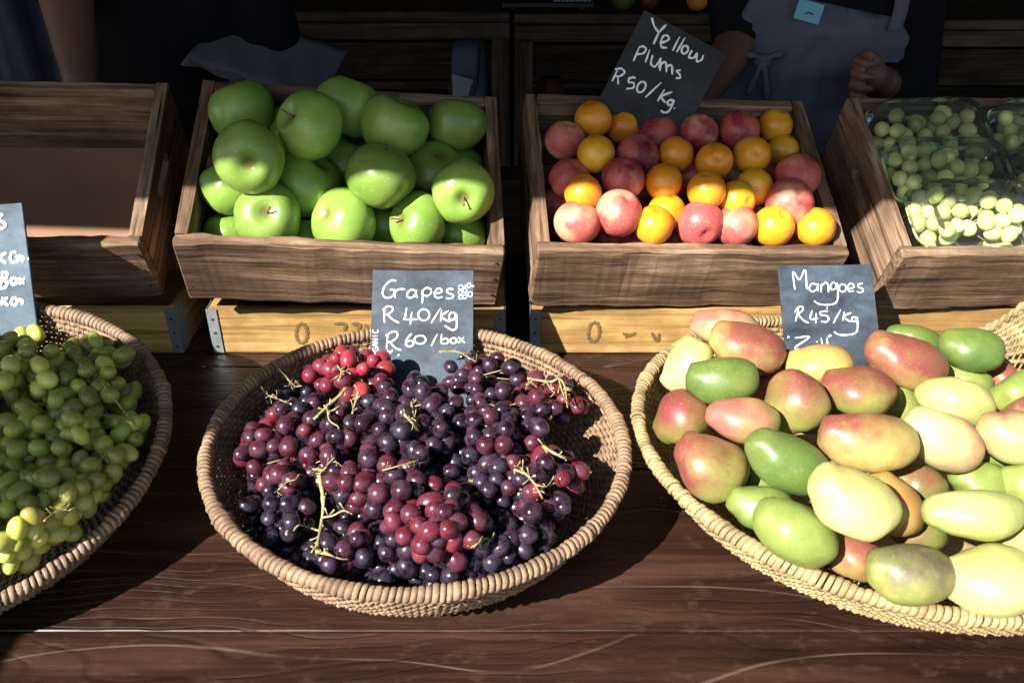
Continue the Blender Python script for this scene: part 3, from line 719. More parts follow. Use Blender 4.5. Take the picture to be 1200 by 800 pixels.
PL = [  # yellow plums
 (695, 140, 43, .150, (-.3, -.8), 'orange-yellow plum topmost in the back left of the plum crate, left of the tilted sign'),
 (730, 148, 40, .130, (.2, -.8), 'yellow plum touching the foot of the tilted sign'),
 (698, 181, 44, .165, (-.2, -.9), 'orange-yellow plum in the second row, below the topmost back left plum'),
 (792, 181, 41, .155, (.5, -.8), 'yellow plum right of the darkest red nectarine'),
 (837, 189, 43, .165, (-.05, .02), 'yellow plum with its dark stalk dot facing the viewer, middle of the second row'),
 (881, 182, 44, .160, (-.02, .05), 'yellow plum with a dark dot at its centre, right of the middle'),
 (909, 149, 39, .135, (.2, -.8), 'yellow plum in the back right corner of the plum crate'),
 (917, 176, 37, .120, (.3, -.8), 'yellow plum half hidden below the back right corner plum'),
 (778, 216, 43, .160, (.2, -.9), 'yellow plum near the centre of the crate, above another yellow plum'),
 (827, 228, 45, .165, (-.2, -.8), 'orange-yellow plum at the very centre of the crate'),
 (883, 220, 43, .150, (-.15, .2), 'yellow plum with a pale scar, right of the central plum'),
 (864, 240, 44, .160, (.45, .25), 'yellow plum with a dark stalk mark at its lower right'),
 (781, 249, 44, .150, (.2, -.8), 'yellow plum behind the sunlit front plum left of centre'),
 (682, 231, 44, .155, (-.2, -.8), 'yellow plum at the left side between two pink nectarines'),
 (769, 273, 46, .155, (.1, -.7), 'bright sunlit yellow plum in the front row left of centre'),
 (914, 276, 49, .150, (.25, -.45), 'bright sunlit yellow plum in the front row right of centre'),
 (969, 276, 46, .150, (-.3, -.5), 'overexposed yellow plum in the front right corner'),
]
DK, RD, PK = (.13, .010, .020), (.27, .018, .032), (.40, .065, .065)
NE = [  # red nectarines
 (662, 165, 47, .140, (.2, -.8), PK, 'pink nectarine against the left side board at the back'),
 (771, 157, 46, .130, (-.1, -.9), RD, 'crimson nectarine at the back beside the foot of the sign'),
 (819, 156, 45, .145, (.1, -.55), RD, 'red nectarine with a pale patch on top, at the back right of the sign'),
 (866, 153, 48, .145, (.3, -.8), RD, 'glossy red nectarine at the back next to the corner plum'),
 (747, 182, 50, .155, (.3, -.7), DK, 'darkest red nectarine in the second row left of centre'),
 (669, 210, 49, .140, (.3, -.55), PK, 'pink nectarine with a cleft at the left side board'),
 (730, 210, 51, .160, (.2, -.62), RD, 'red nectarine with a pale cleft on top, left of centre'),
 (812, 207, 46, .110, (.3, -.7), PK, 'dull pink nectarine sunk between the central yellow plums'),
 (934, 207, 54, .155, (.4, -.8), PK, 'large speckled pink nectarine against the right side board'),
 (679, 267, 54, .155, (.2, -.9), PK, 'speckled pink nectarine in the front left corner'),
 (727, 250, 56, .160, (.35, -.6), PK, 'large pink nectarine with a pale top, second from the front left corner'),
 (825, 271, 55, .160, (.15, .62), PK, 'overexposed pink nectarine in the middle of the front row'),
 (866, 279, 52, .135, (-.3, -.8), PK, 'pink nectarine in the front row between the overexposed ones'),
 (924, 243, 56, .160, (.2, -.3), RD, 'two-toned red and white nectarine at the right side'),
 (889, 259, 46, .110, (.2, -.8), PK, 'red nectarine half hidden behind the front right plum'),
 (712, 281, 46, .090, (.2, -.8), RD, 'orange-red nectarine low behind the front board at the left'),
 (742, 283, 46, .095, (.2, -.8), RD, 'crimson nectarine low behind the front board, left of the sunlit plum'),
 (941, 284, 44, .095, (.2, -.8), RD, 'red nectarine low between the two front right plums'),
 (793, 285, 46, .090, (.2, -.8), DK, 'dark red nectarine low between the front plum and the middle front nectarine'),
 (703, 207, 46, .105, (.2, -.8), DK, 'dark red nectarine sunk between two left yellow plums and a cleft nectarine'),
 (858, 202, 46, .105, (.2, -.8), DK, 'dark red nectarine sunk beneath the two plums with dark dots'),
 (893, 196, 46, .080, (.2, -.8), DK, 'dark nectarine deep in the right half of the crate'),
 (752, 225, 46, .085, (.2, -.8), DK, 'dark nectarine deep left of the central yellow plums'),
 (845, 262, 44, .075, (.2, -.8), DK, 'dark nectarine deep behind the middle front nectarine'),
 (655, 240, 46, .085, (.2, -.8), DK, 'dark nectarine deep against the left side board'),
]
allr = PL + [(n[0], n[1], n[2], n[3]) for n in NE]
allr = [(*q[:3], (.134 if q[1] > 262 and q[3] > .12 else q[3] - .018) if q[1] > 235 else q[3] - .008) for q in allr]
P, rad = place_in_crate(M_PLUMC, allr, 1.02, .90, .3)
PM = [plum_vf(s) for s in range(3)]; NM = [nect_vf(s) for s in range(3)]
for i, (p, r) in enumerate(zip(P, rad)):
    if i < len(PL):
        V, F = PM[i % 3]; o = obj('plum', make_mesh('plum', [tuple(c * r for c in q) for q in V], F, M_PLUM, True), None, p, axis_rot(facing(*PL[i][4]), random.uniform(0, 6)))
        tag(o, PL[i][5], 'plum', 'yellow plums in the wooden crate')
        MB().tube([(0, 0, r * .77), (0, 0, r * .83), (.0004, 0, r * .86)], [.0016, .0013, .0008], 6).build('stalk_scar', M_STEMB, o, True)
    else:
        q_ = NE[i - len(PL)]; V, F = NM[i % 3]
        o = obj('nectarine', make_mesh('nectarine', [tuple(c * r for c in q) for q in V], F, M_NECT, True), None, p, axis_rot(facing(*q_[4]), random.uniform(0, 6)))
        o.color = (*q_[5], 1); tag(o, q_[6], 'nectarine', 'red nectarines among the plums')
        MB().tube([(0, 0, r * .68), (0, 0, r * .74)], [.002, .001], 6).build('stalk_scar', M_STEMB, o, True)

# ------------------------------------------------------------------ mangoes
def mango_vf(seed):
    rnd = random.Random(seed); bend = rnd.uniform(.06, .20); tp = rnd.uniform(.03, .17); th = rnd.uniform(.84, .93); ph = (rnd.uniform(0, 6), rnd.uniform(0, 6))
    def fn(x, y, z):
        r = math.hypot(x, y); k = (1 + tp * z) * (max(r, 1e-6) ** .80 / max(r, 1e-6)); zz = z + (.05 * math.exp(-((z - .95) / .12) ** 2) if z > 0 else 0) - .03 * math.exp(-(r / .12) ** 2) * (z > 0)
        a = math.atan2(y, x); k *= 1 + .025 * math.cos(2 * a + ph[0]) + .02 * math.cos(3 * a + ph[1]) * z
        w = 1 + .085 * mnoise.noise(Vector((x * 1.3 + seed * 7.7, y * 1.3, z * 1.5))) + .02 * mnoise.noise(Vector((x * 4 + seed, y * 4, z * 4))); bk = .16 * math.exp(-((z + .80) / .16) ** 2)
        return ((x * k + bend * (z * z - .3) + bk) * w, y * k * th * w, zz * w)      # long axis z, unit half length
    return sphere_vf(26, 20, fn)
G1, G2, G3, YE, PA = (.058, .118, .026), (.115, .18, .036), (.205, .26, .060), (.35, .34, .095), (.42, .44, .175)
RE, PI_, OR, PU = (.185, .016, .034), (.34, .075, .085), (.36, .12, .035), (.055, .028, .04)
MG = [  # u, v, length px, width px, image angle of the long axis (deg, anticlockwise), height, base, blush, amount, blush direction (du, dv), label
 (850, 385, 82, 50, -12, .150, PA, PI_, .75, (.1, -1), 'pale pink mango at the back left of the basket, half behind a redder one'),
 (875, 408, 92, 60, -22, .165, YE, RE, .95, (.5, -.6), 'pinkish red mango lying at the back left, left of the price sign'),
 (805, 430, 72, 54, 70, .140, PA, YE, .2, (0, -1), 'pale yellow-green mango standing at the far left of the basket'),
 (844, 446, 84, 56, -4, .165, G1, G2, .1, (0, 1), 'dark green mango lying below the pinkish red one at the left'),
 (870, 492, 84, 58, -12, .165, YE, PI_, .45, (-.8, -.3), 'yellow mango with a pink left end, left of centre'),
 (798, 492, 66, 64, 60, .120, G2, RE, .6, (-.4, -.8), 'red and green mango tucked against the left rim'),
 (832, 546, 92, 74, -28, .135, G3, RE, .55, (-.75, -.65), 'big yellow-green mango with a red left shoulder at the left front'),
 (922, 541, 108, 66, -26, .170, G1, G2, .2, (.5, .8), 'large green mango slanting down to the right in the middle'),
 (931, 473, 74, 72, 75, .160, G3, RE, .35, (-.1, -1), 'upright green mango with a reddish top below the sign'),
 (959, 427, 78, 52, 5, .150, YE, OR, .3, (-.2, -.8), 'yellow mango at the foot of the price sign'),
 (1004, 458, 84, 66, -10, .165, G3, RE, .6, (.1, -1), 'mango with a red top and green underside right below the sign'),
 (1060, 428, 96, 62, -22, .165, YE, RE, 1.0, (.2, -.6), 'deep pink mango with a stalk scar at the back right of the sign'),
 (1072, 402, 72, 44, -22, .140, G1, G2, .2, (0, -1), 'green mango at the back behind the deep pink one'),
 (1137, 417, 74, 52, -6, .155, G1, G2, .3, (0, -1), 'dark green mango at the back right near the raised rim'),
 (1120, 470, 88, 60, -12, .170, PA, YE, .5, (-.3, -.6), 'pale yellow mango with a small stalk scar, right of centre'),
 (1014, 517, 114, 70, -12, .180, YE, RE, .5, (-.3, -.9), 'large yellow mango with a red upper side in the centre of the pile'),
 (1104, 517, 96, 66, -30, .165, PA, PI_, .25, (.9, .3), 'pale sunlit mango with a pink right tip'),
 (1056, 470, 60, 50, -60, .125, G2, G3, .3, (0, -1), 'green mango half hidden behind the red-topped mango'),
 (1134, 440, 64, 44, -20, .130, G2, G3, .3, (0, -1), 'small green mango showing above the pale yellow one'),
 (1190, 513, 84, 64, -14, .165, PA, RE, .6, (-.1, -.9), 'pink and cream mango cut by the right edge of the photo'),
 (1142, 603, 110, 64, -4, .160, G3, PA, .4, (-.2, -.6), 'pale green mango lying level at the right front'),
 (1079, 566, 66, 52, -30, .120, G2, RE, .4, (.2, -.8), 'green mango with a red tinge sunk below the pale sunlit mango'),
 (1046, 590, 80, 66, -50, .135, YE, OR, .6, (.5, -.4), 'yellow-orange mango pressed behind the overexposed one'),
 (998, 589, 108, 78, -30, .170, PA, YE, .3, (0, -1), 'overexposed creamy mango in the middle of the front'),
 (890, 594, 76, 54, -8, .115, G1, G3, .3, (0, -1), 'green mango tucked behind the striped green one at the front left'),
 (928, 628, 106, 76, -32, .130, G2, G3, .6, (-.3, -.4), 'large green and yellow mango lowest at the front left'),
 (1000, 652, 70, 56, -20, .095, YE, RE, .8, (0, -1), 'red mango peeking out low between two front mangoes'),
 (1064, 672, 100, 72, 0, .118, G3, PU, .45, (-.2, -.9), 'green mango with a purple blotch at the bottom front'),
 (1160, 680, 112, 84, 6, .118, PA, YE, .3, (0, -1), 'large overexposed yellow mango at the front right'),
 (1151, 566, 70, 52, -10, .120, G2, G3, .2, (0, -1), 'green mango sunk between the pale mango and the level green one'),
 (1170, 450, 52, 40, 80, .110, YE, RE, .9, (0, -1), 'red mango deep in the gap below the dark green back mango'),
 (1196, 460, 70, 48, 30, .145, G2, G3, .2, (0, -1), 'green mango at the right edge below the raised rim'),
 (1212, 484, 70, 50, 20, .150, PA, RE, .7, (0, -1), 'pink mango peeping in at the right edge'),
 (1204, 566, 66, 54, 0, .130, G2, G3, .3, (0, -1), 'green mango at the right edge, level with the middle of the pile'),
 (895, 450, 66, 52, 40, .115, OR, RE, .7, (0, -1), 'orange-red mango deep between the dark green and the upright mangoes'),
 (886, 562, 62, 50, 0, .095, G2, G3, .3, (0, -1), 'green mango deep under the large slanting green one'),
 (1150, 537, 64, 50, -20, .115, G1, G2, .3, (0, -1), 'dark green mango deep to the right of the pink-tipped one'),
 (1225, 640, 96, 74, 10, .125, YE, PA, .3, (0, -1), 'yellow mango cut by the right edge at the front'),
 (960, 490, 64, 52, 0, .105, G1, G2, .2, (0, -1), 'dark green mango deep in the middle of the pile'),
 (1262, 520, 100, 70, -20, .150, YE, RE, .6, (0, -1), 'red and yellow mango just out of view at the right edge, middle height'),
 (1270, 590, 104, 72, 10, .140, G3, PA, .3, (0, -1), 'pale green mango just out of view at the right, beside the level green one'),
 (1250, 668, 104, 76, -10, .125, G2, RE, .4, (0, -1), 'green mango with red top just out of view at the lower right'),
 (1345, 560, 100, 72, 20, .135, PA, PI_, .5, (0, -1), 'pink and cream mango nearest the hidden right wall of the basket'),
 (1330, 640, 100, 72, -25, .115, G1, G2, .3, (0, -1), 'dark green mango low by the hidden right wall of the basket'),
 (1300, 470, 92, 66, 15, .120, G2, G3, .3, (0, -1), 'green mango under the raised rim, out of view at the right'),
 (1075, 622, 64, 52, -10, .090, G2, RE, .3, (0, -1), 'mango deep below the overexposed creamy one'),
]
MM = [mango_vf(s) for s in range(12)]
P = np.array([at_z(r[0], r[1], r[5]) for r in MG]); dep = (P - CP) @ FW
hl = np.array([r[2] for r in MG]) * dep / FPX / 2; hw = np.array([r[3] for r in MG]) * dep / FPX / 2
hl *= .99; hw *= 1.04
P = pack(P, (hl + 2 * hw) / 3, mango_b.keep(.95, .14), 60, .22, .88)
for i, r in enumerate(MG):
    a = R(r[4]); axis = RT * math.cos(a) + (UP * .85 - FW * .25) * math.sin(a) + np.array([0, 0, 1]) * random.uniform(-.12, .12)
    rot = axis_rot(axis, random.uniform(-.6, .6)); V, F = MM[(i * 5) % 12]
    bd = (RT * r[9][0] - UP * r[9][1] - FW * .25); bl = rot.to_matrix().transposed() @ Vector(bd)
    mat = mango_mat('mango_skin_%d' % i, r[6], r[7], r[8], bl)
    o = obj('mango', make_mesh('mango', [(x * hw[i], y * hw[i], z * hl[i]) for x, y, z in V], F, mat, True), None, P[i], rot)
    tag(o, r[10], 'mango', 'mangoes heaped in the straw basket')
    MB().tube([(0.58 * .10 * hw[i], 0, hl[i] * 1.0), (0.58 * .10 * hw[i], 0, hl[i] * 1.055)], [.0042, .0026], 8).build('stalk_scar', M_STEMB, o, True)

# ------------------------------------------------------------------ grapes
GV, GF = sphere_vf(14, 10, lambda x, y, z: (x, y, z * (1 - .03 * z)))
def grape_mesh(r, asp, mat): return make_mesh('grape', [(x * r, y * r, z * r * asp) for x, y, z in GV], GF, mat, True)
def bunch_seed(b, jitter_z):
    u, v, ru, rv, n, z = b[:6]; out = []
    k = 0
    while len(out) < n and k < n * 20:
        k += 1; a = RNG.uniform(0, 2 * math.pi); q = math.sqrt(RNG.uniform())
        out.append(at_z(u + ru * q * math.cos(a), v + rv * q * math.sin(a), z - RNG.uniform(0, jitter_z) * (1 - .2 * q) - .012 * q * q))
    return out
def build_bunches(rows, bas, meshes, name_label, group, radius, jz, keep, iters=70, stemmat=M_STEM):
    pts, own = [], []
    for i, b in enumerate(rows):
        s = bunch_seed(b, jz); pts += s; own += [i] * len(s)
    rad = np.full(len(pts), radius) * RNG.uniform(.84, 1.15, len(pts)); own = np.array(own)
    P = pack(pts, rad, keep, iters, .05, .93); roots = []
    for i, b in enumerate(rows):
        idx = np.where(own == i)[0]; c = P[idx].mean(0); e = empty('grape_bunch', c, label=b[7], cat='grapes', group=group); roots.append(e)
        for k in idx:
            d = P[k] - c; d = d / (np.linalg.norm(d) + 1e-6) + RNG.normal(0, .55, 3)
            o = obj('grape', meshes[int(RNG.integers(len(meshes)))], e, P[k] - c, axis_rot(d, RNG.uniform(0, 6)), (rad[k] / radius,) * 3)
            col = np.array(b[6]) if not isinstance(b[6], list) else np.array(b[6][int(RNG.integers(len(b[6])))])
            o.color = (*np.clip(col * RNG.uniform(.8, 1.2), 0, 1), 1)
        # the rachis inside the bunch with little stalks to its grapes
        ext = P[idx] - c; L = np.linalg.svd(ext - ext.mean(0))[2][0] * ext.std() * 1.5
        mb = MB(); A0 = -L + np.array([0, 0, .002]); mb.tube(smooth_path([A0, np.array([0, 0, .001]), L], 4), .0016, 6)
        for k in idx[::2]:
            d = P[k] - c; t = np.clip(np.dot(d, L) / (np.dot(L, L) + 1e-9), -1, 1); mb.tube([L * t, d * .9 + L * t * .1], [.0009, .0007], 5)
        mb.build('stalk', stemmat, e, True)
    return P, own, roots
BK, PB, PR, RR, RB = (.008, .004, .008), (.019, .0045, .010), (.052, .006, .013), (.23, .014, .022), (.095, .008, .015)
RG = [
 (408, 436, 50, 26, 24, .150, [RR, RR, RB], 'bunch of bright red grapes at the back left, beside the grape sign'),
 (338, 470, 36, 28, 17, .125, [BK, BK, PB], 'small blue-black bunch of grapes below the bright red one near the left wall'),
 (343, 528, 58, 44, 44, .135, [PR, PR, RB, PB], 'dusty purple-red bunch with large grapes at the left of the basket'),
 (484, 492, 58, 46, 50, .162, [BK, PB, PB], 'big dusty black bunch in the upper middle below the sign'),
 (566, 436, 44, 22, 24, .128, [PB, PR, PB], 'dark purple bunch at the back right against the sign'),
 (640, 466, 46, 24, 19, .132, [PR, RB, PR], 'reddish bunch with long grapes at the upper right under a forked stalk'),
 (588, 494, 50, 38, 36, .150, [PB, PB, PR], 'dark purple bunch right of the middle'),
 (630, 562, 44, 44, 34, .135, [PR, PB, RB], 'purple-red bunch with a green stalk at the right of the basket'),
 (440, 560, 46, 34, 30, .158, [PR, PR, PB], 'wine-red bunch in the centre left of the basket'),
 (508, 610, 52, 44, 44, .150, [PR, RB, PB, RB], 'red and purple bunch in the centre front'),
 (330, 590, 40, 40, 28, .110, [BK, PB, BK], 'shaded black bunch at the lower left behind the thick green stalk'),
 (420, 640, 56, 26, 24, .108, [BK, PR, PB], 'dark bunch at the front left under the thick green stalk'),
 (598, 636, 50, 38, 30, .112, [BK, PB, PB], 'dark bunch at the front right of the basket'),
 (555, 560, 56, 40, 30, .135, [BK, BK, PB], 'shaded black bunch sunk right of the centre'),
 (500, 668, 90, 14, 22, .085, [BK], 'black bunch lying low along the front wall of the basket'),
 (395, 495, 40, 36, 24, .140, [PB, PR], 'purple bunch under the cut green stalk, left of the big black bunch'),
 (390, 565, 70, 60, 44, .085, [BK, PB], 'black grapes at the bottom of the basket, glimpsed through gaps at the left'),
 (545, 540, 80, 60, 50, .085, [BK, PB], 'black grapes at the bottom of the basket, glimpsed through gaps right of centre'),
 (560, 655, 60, 26, 24, .080, [BK, PB], 'black grapes low along the front wall at the right'),
 (380, 655, 60, 24, 22, .080, [BK, PB], 'black grapes low along the front wall at the left'),
]
RG = [(*b[:4], int(b[4] * 1.55), *b[5:]) for b in RG]
RMESH = [grape_mesh(.0095, a, M_GRAPE_R) for a in (1.02, 1.12, 1.22, 1.34)]
PR_, OWN_, ROOT_ = build_bunches(RG, mid, RMESH, None, 'red and black grape bunches in the middle basket', .0095, .040, mid.keep(.88, .075))
def surf(u, v, P, near=17):
    U_, V_, D_ = np.array([project(p) for p in P]).T; w = np.hypot(U_ - u, V_ - v); i = np.where(w < near)[0]
    if len(i) == 0: i = np.array([int(np.argmin(w))])
    k = i[int(np.argmin(D_[i]))]; return D_[k] - .0095, k
def stalk_px(paths, P, own, roots, mat, lift=.0):
    for wd, main, twigs in paths:
        d0, k = surf(*main[len(main) // 2], P); e = roots[own[k]]; c = np.array(e.location); mb = MB()
        def to3(q): return at_depth(q[0], q[1], min(surf(q[0], q[1], P)[0], d0 + .015) - lift) - c
        wd = wd * .78; M3 = smooth_path([to3(q) for q in main], 4); r = np.linspace(wd, wd * .6, len(M3)) * (1 + .12 * RNG.standard_normal(len(M3))); mb.tube(M3, r, 7)
        for _ in range(int(len(M3) * .9)):
            a = np.asarray(M3[int(RNG.integers(0, len(M3)))]); b = a + RNG.normal(0, .0040, 3) + np.array([0, -.0012, .002]); mb.tube([a, (a + b) / 2 + RNG.normal(0, .0007, 3), b], [wd * .34, wd * .26, wd * .46], 5)
        for tw in twigs:
            T3 = smooth_path([to3(q) for q in tw], 3); mb.tube(T3, np.linspace(wd * .55, wd * .35, len(T3)), 6)
            for _ in range(4):
                a = T3[int(RNG.integers(1, len(T3)))]; b = a + RNG.normal(0, .0042, 3) + np.array([0, -.001, .0025]); mb.tube([a, (a + b) / 2 + RNG.normal(0, .0006, 3), b], [wd * .32, wd * .28, wd * .5], 5)
        mb.build('stem', mat, e, True)
stalk_px([
 (.0031, [(374, 556), (379, 585), (377, 612), (372, 640), (371, 650)], [[(377, 606), (390, 604), (402, 598), (411, 601)], [(375, 622), (360, 617), (350, 615), (344, 622)], [(372, 647), (388, 650), (398, 654), (409, 655)]]),
 (.0030, [(402, 460), (385, 475), (368, 491)], [[(384, 478), (386, 492), (396, 499)]]),
 (.0024, [(420, 459), (417, 470), (413, 484)], []),
 (.0022, [(618, 443), (634, 446), (647, 447), (655, 443), (662, 453), (664, 470)], [[(640, 446), (645, 455), (650, 460)], [(655, 445), (660, 462), (666, 474)], [(625, 444), (620, 450), (616, 456)]]),
 (.0026, [(637, 523), (650, 531), (663, 537)], []),
 (.0020, [(602, 550), (616, 555), (626, 566), (636, 584)], [[(626, 566), (640, 570), (648, 560)], [(616, 555), (610, 548), (604, 545)]]),
 (.0014, [(327, 432), (336, 442), (345, 452), (354, 452)], [[(338, 445), (343, 456)]]),
 (.0012, [(314, 463), (325, 467), (337, 472)], [[(325, 467), (320, 462), (316, 466)]]),
 (.0020, [(474, 486), (482, 494), (491, 505)], [[(480, 490), (487, 488)]]),
 (.0013, [(514, 412), (535, 412), (548, 418), (558, 424)], [[(545, 417), (552, 412)]]),
 (.0014, [(366, 549), (378, 551), (385, 543), (392, 536)], [[(385, 543), (394, 541), (400, 546)]]),
 (.0011, [(448, 551), (466, 546), (490, 539)], []),
 (.0014, [(552, 641), (561, 636), (570, 630), (574, 634)], [[(561, 636), (566, 645)]]),
 (.0012, [(325, 575), (335, 565), (346, 562)], [[(335, 565), (332, 572)]]),
 (.0013, [(395, 428), (400, 436), (397, 446)], [[(400, 436), (408, 433)], [(397, 440), (390, 444)]]),
], PR_, OWN_, ROOT_, M_STEM, .001)

LG, LG2, LGS = (.36, .38, .050), (.27, .31, .042), (.46, .46, .075)
GG = [
 (22, 424, 56, 36, 34, .185, [LG, LGS], 'bunch of long green grapes right under the dusty sign'),
 (104, 432, 46, 36, 34, .165, [LG2, LG], 'green grape bunch at the back right of the left basket'),
 (60, 492, 50, 36, 34, .160, [LG, LG2], 'green grape bunch in the middle of the left basket'),
 (132, 498, 34, 46, 28, .130, [LG2, LG], 'green grape bunch along the right wall of the left basket'),
 (22, 556, 46, 40, 32, .145, [LG, LG2], 'shaded green grape bunch at the left edge of the photo'),
 (96, 566, 46, 36, 32, .128, [LG, LGS], 'green grape bunch with one sunlit grape near the front right wall'),
 (34, 634, 46, 34, 30, .112, [LG, LGS], 'green grape bunch at the front of the left basket with sunlit grapes'),
 (-50, 470, 40, 50, 26, .165, [LG, LG2], 'green grape bunch just cut off by the left edge, behind'),
 (-55, 590, 45, 60, 30, .140, [LG, LG2], 'green grape bunch just cut off by the left edge, in front'),
 (60, 540, 70, 70, 46, .100, [LG2], 'green grapes deep in the left basket, glimpsed through gaps'),
 (20, 470, 60, 50, 30, .105, [LG2], 'green grapes deep below the dusty sign, glimpsed through gaps'),
]
GG = [(*b[:4], int(b[4] * 1.25), *b[5:]) for b in GG]
GMESH = [grape_mesh(.0097, a, M_GRAPE_G) for a in (1.25, 1.42, 1.6)]
PG_, OWG_, ROG_ = build_bunches(GG, left, GMESH, None, 'green grape bunches in the left basket', .0097, .035, left.keep(.90, .075))
stalk_px([(.0013, [(118, 445), (132, 465), (146, 483), (160, 500)], []), (.0011, [(105, 484), (125, 487), (150, 492)], []),
          (.0013, [(52, 610), (64, 600), (76, 590), (82, 580)], [[(70, 595), (80, 598)]]), (.0011, [(116, 540), (124, 533), (132, 530)], [[(124, 533), (128, 548)]])], PG_, OWG_, ROG_, M_STEM, .001)

# ------------------------------------------------------------------ grape punnets in the right crate
def punnet_mesh(w, d, h):
    def ring(sx, sy, z, n=40):
        o = []
        for k in range(n):
            a = 2 * math.pi * k / n; c, s = math.cos(a), math.sin(a); e_ = .38
            o.append((math.copysign(abs(c) ** e_, c) * w / 2 * sx, math.copysign(abs(s) ** e_, s) * d / 2 * sy, z))
        return o
    def loft(rs, cap0, cap1):
        V, F = [], []; n = 40
        for r in rs: V += r
        for i in range(len(rs) - 1):
            for k in range(n): F.append((i * n + k, i * n + (k + 1) % n, (i + 1) * n + (k + 1) % n, (i + 1) * n + k))
        if cap0: F.append(tuple(range(n - 1, -1, -1)))
        if cap1: F.append(tuple((len(rs) - 1) * n + k for k in range(n)))
        return V, F
    tray = loft([ring(.80, .78, 0), ring(.86, .85, .006), ring(.90, .90, h * .3), ring(.94, .94, h * .55), ring(.95, .95, h * .56), ring(1.0, 1.0, h * .565), ring(1.0, 1.0, h * .585)], True, False)
    lid = loft([ring(1.0, 1.0, h * .595), ring(1.0, 1.0, h * .61), ring(.95, .95, h * .615), ring(.93, .92, h * .80), ring(.90, .88, h * .93), ring(.84, .80, h * .985), ring(.80, .74, h * .96), ring(.4, .37, h * .965)], False, True)
    return make_mesh('tray', *tray, M_CLEAR, True), make_mesh('lid', *lid, M_CLEAR, True)
PW, PD, PH = .186, .112, .082
TRAY, LID = punnet_mesh(PW, PD, PH)
PGM = [grape_mesh(.0116, a, M_GRAPE_G) for a in (1.05, 1.15, 1.25)]
rown = {0: 'front', 1: 'middle', 2: 'back'}
for ci in range(2):
    for ri in range(3):
        lx = -CW / 2 + .020 + PW / 2 + ci * (PW + .010) + (.012 if ri == 0 else 0) - (.006 if ri == 2 else 0); ly = .075 + ri * .083; lz = .074 + ri * .006
        M = M_PUNC @ Matrix.Translation((lx, ly, lz)) @ Matrix.Rotation(R(4 + ri * 3), 4, 'X') @ Matrix.Rotation(R(random.uniform(-3, 3)), 4, 'Z')
        e = bpy.data.objects.new('grape_punnet', None); link(e); e.matrix_world = M
        side = 'left' if ci == 0 else 'right'
        tag(e, 'clear plastic punnet in the %s row of the right crate, %s column' % (rown[ri], side), 'punnet', 'clear grape punnets in the right crate')
        obj('tray', TRAY, e); obj('lid', LID, e)
        n = 40; L = np.stack([RNG.uniform(-PW * .40, PW * .40, n), RNG.uniform(-PD * .38, PD * .38, n), RNG.uniform(.012, .055, n)], -1); rd = np.full(n, .0119)
        def kp(Q, r_):
            Q[:, 0] = np.clip(Q[:, 0], -PW * .395, PW * .395); Q[:, 1] = np.clip(Q[:, 1], -PD * .36, PD * .36); Q[:, 2] = np.clip(Q[:, 2], .014, PH - .024); return Q
        L = pack(L, rd, kp, 50, 0, .92)
        b = bpy.data.objects.new('grape_bunch', None); link(b); b.matrix_world = M
        tag(b, 'pale green grapes inside the %s punnet of the %s column' % (rown[ri], side), 'grapes', 'green grapes packed in punnets')
        for q in L:
            o = obj('grape', PGM[int(RNG.integers(3))], b, q, (RNG.uniform(0, 6), RNG.uniform(0, 6), 0)); o.color = (*np.clip(np.array((.56, .58, .21)) * RNG.uniform(.8, 1.2), 0, 1), 1)
        mb = MB()
        for q in L[::3]: mb.tube([(0, 0, .03), (q[0] * .5, q[1] * .5, q[2] * .7 + .01), tuple(q)], .0009, 5)
        mb.build('stalk', M_STEM, b, True)

# ------------------------------------------------------------------ chalkboard price signs
def sign(top_c, bot_c, width, xdir, label, mat, strokes, crop, pen, thick=.004, name='chalkboard_sign'):
    T, B = np.array(top_c, float), np.array(bot_c, float); X = np.array(xdir, float); X /= np.linalg.norm(X); Yv = T - B; Yv -= X * np.dot(Yv, X); Hh = np.linalg.norm(Yv); Yv /= Hh
    Nn = np.cross(X, Yv); Cc = B + Yv * Hh / 2
    M = Matrix(((X[0], Yv[0], Nn[0], Cc[0]), (X[1], Yv[1], Nn[1], Cc[1]), (X[2], Yv[2], Nn[2], Cc[2]), (0, 0, 0, 1)))
    e = bpy.data.objects.new(name, None); link(e); e.matrix_world = M; bpy.context.view_layer.update()
    tag(e, label, 'sign', 'chalkboard price signs')
    V, F = board_vf((width, Hh, thick), 0, .0006, 8, .0004, 3.0); obj('board', make_mesh('board', V, F, mat), e)
    for g in glyphs(strokes, 12): to_local(strokes_on(Cc + Nn * (thick / 2), Nn, g, crop, pen * (.55 if any(any(q is o for o in FINE) for q in g) else 1)), e).build('letter', M_CHALK, e, True)
    return e
def unit(letter):
    L = {'R': [[(0, 1), (0, 0)], [(0, 0), (.8, .1), (.8, .4), (0, .5)], [(.2, .5), (.9, 1)]], 'G': [[(.9, .1), (.3, 0), (0, .5), (.3, 1), (.9, .9), (.9, .55), (.5, .55)]],
         'A': [[(0, 1), (.45, 0), (.9, 1)], [(.2, .65), (.7, .65)]], 'N': [[(0, 1), (0, 0), (.8, 1), (.8, 0)]], 'I': [[(.4, 0), (.4, 1)]], 'C': [[(.9, .1), (.3, 0), (0, .5), (.3, 1), (.9, .9)]]}
    return L[letter]
organic = []; FINE = []
for k, ch in enumerate('RGANIC'):
    for s in unit(ch): organic.append([(82 + y * 44, 742 - k * 37 - x * 30) for x, y in s])
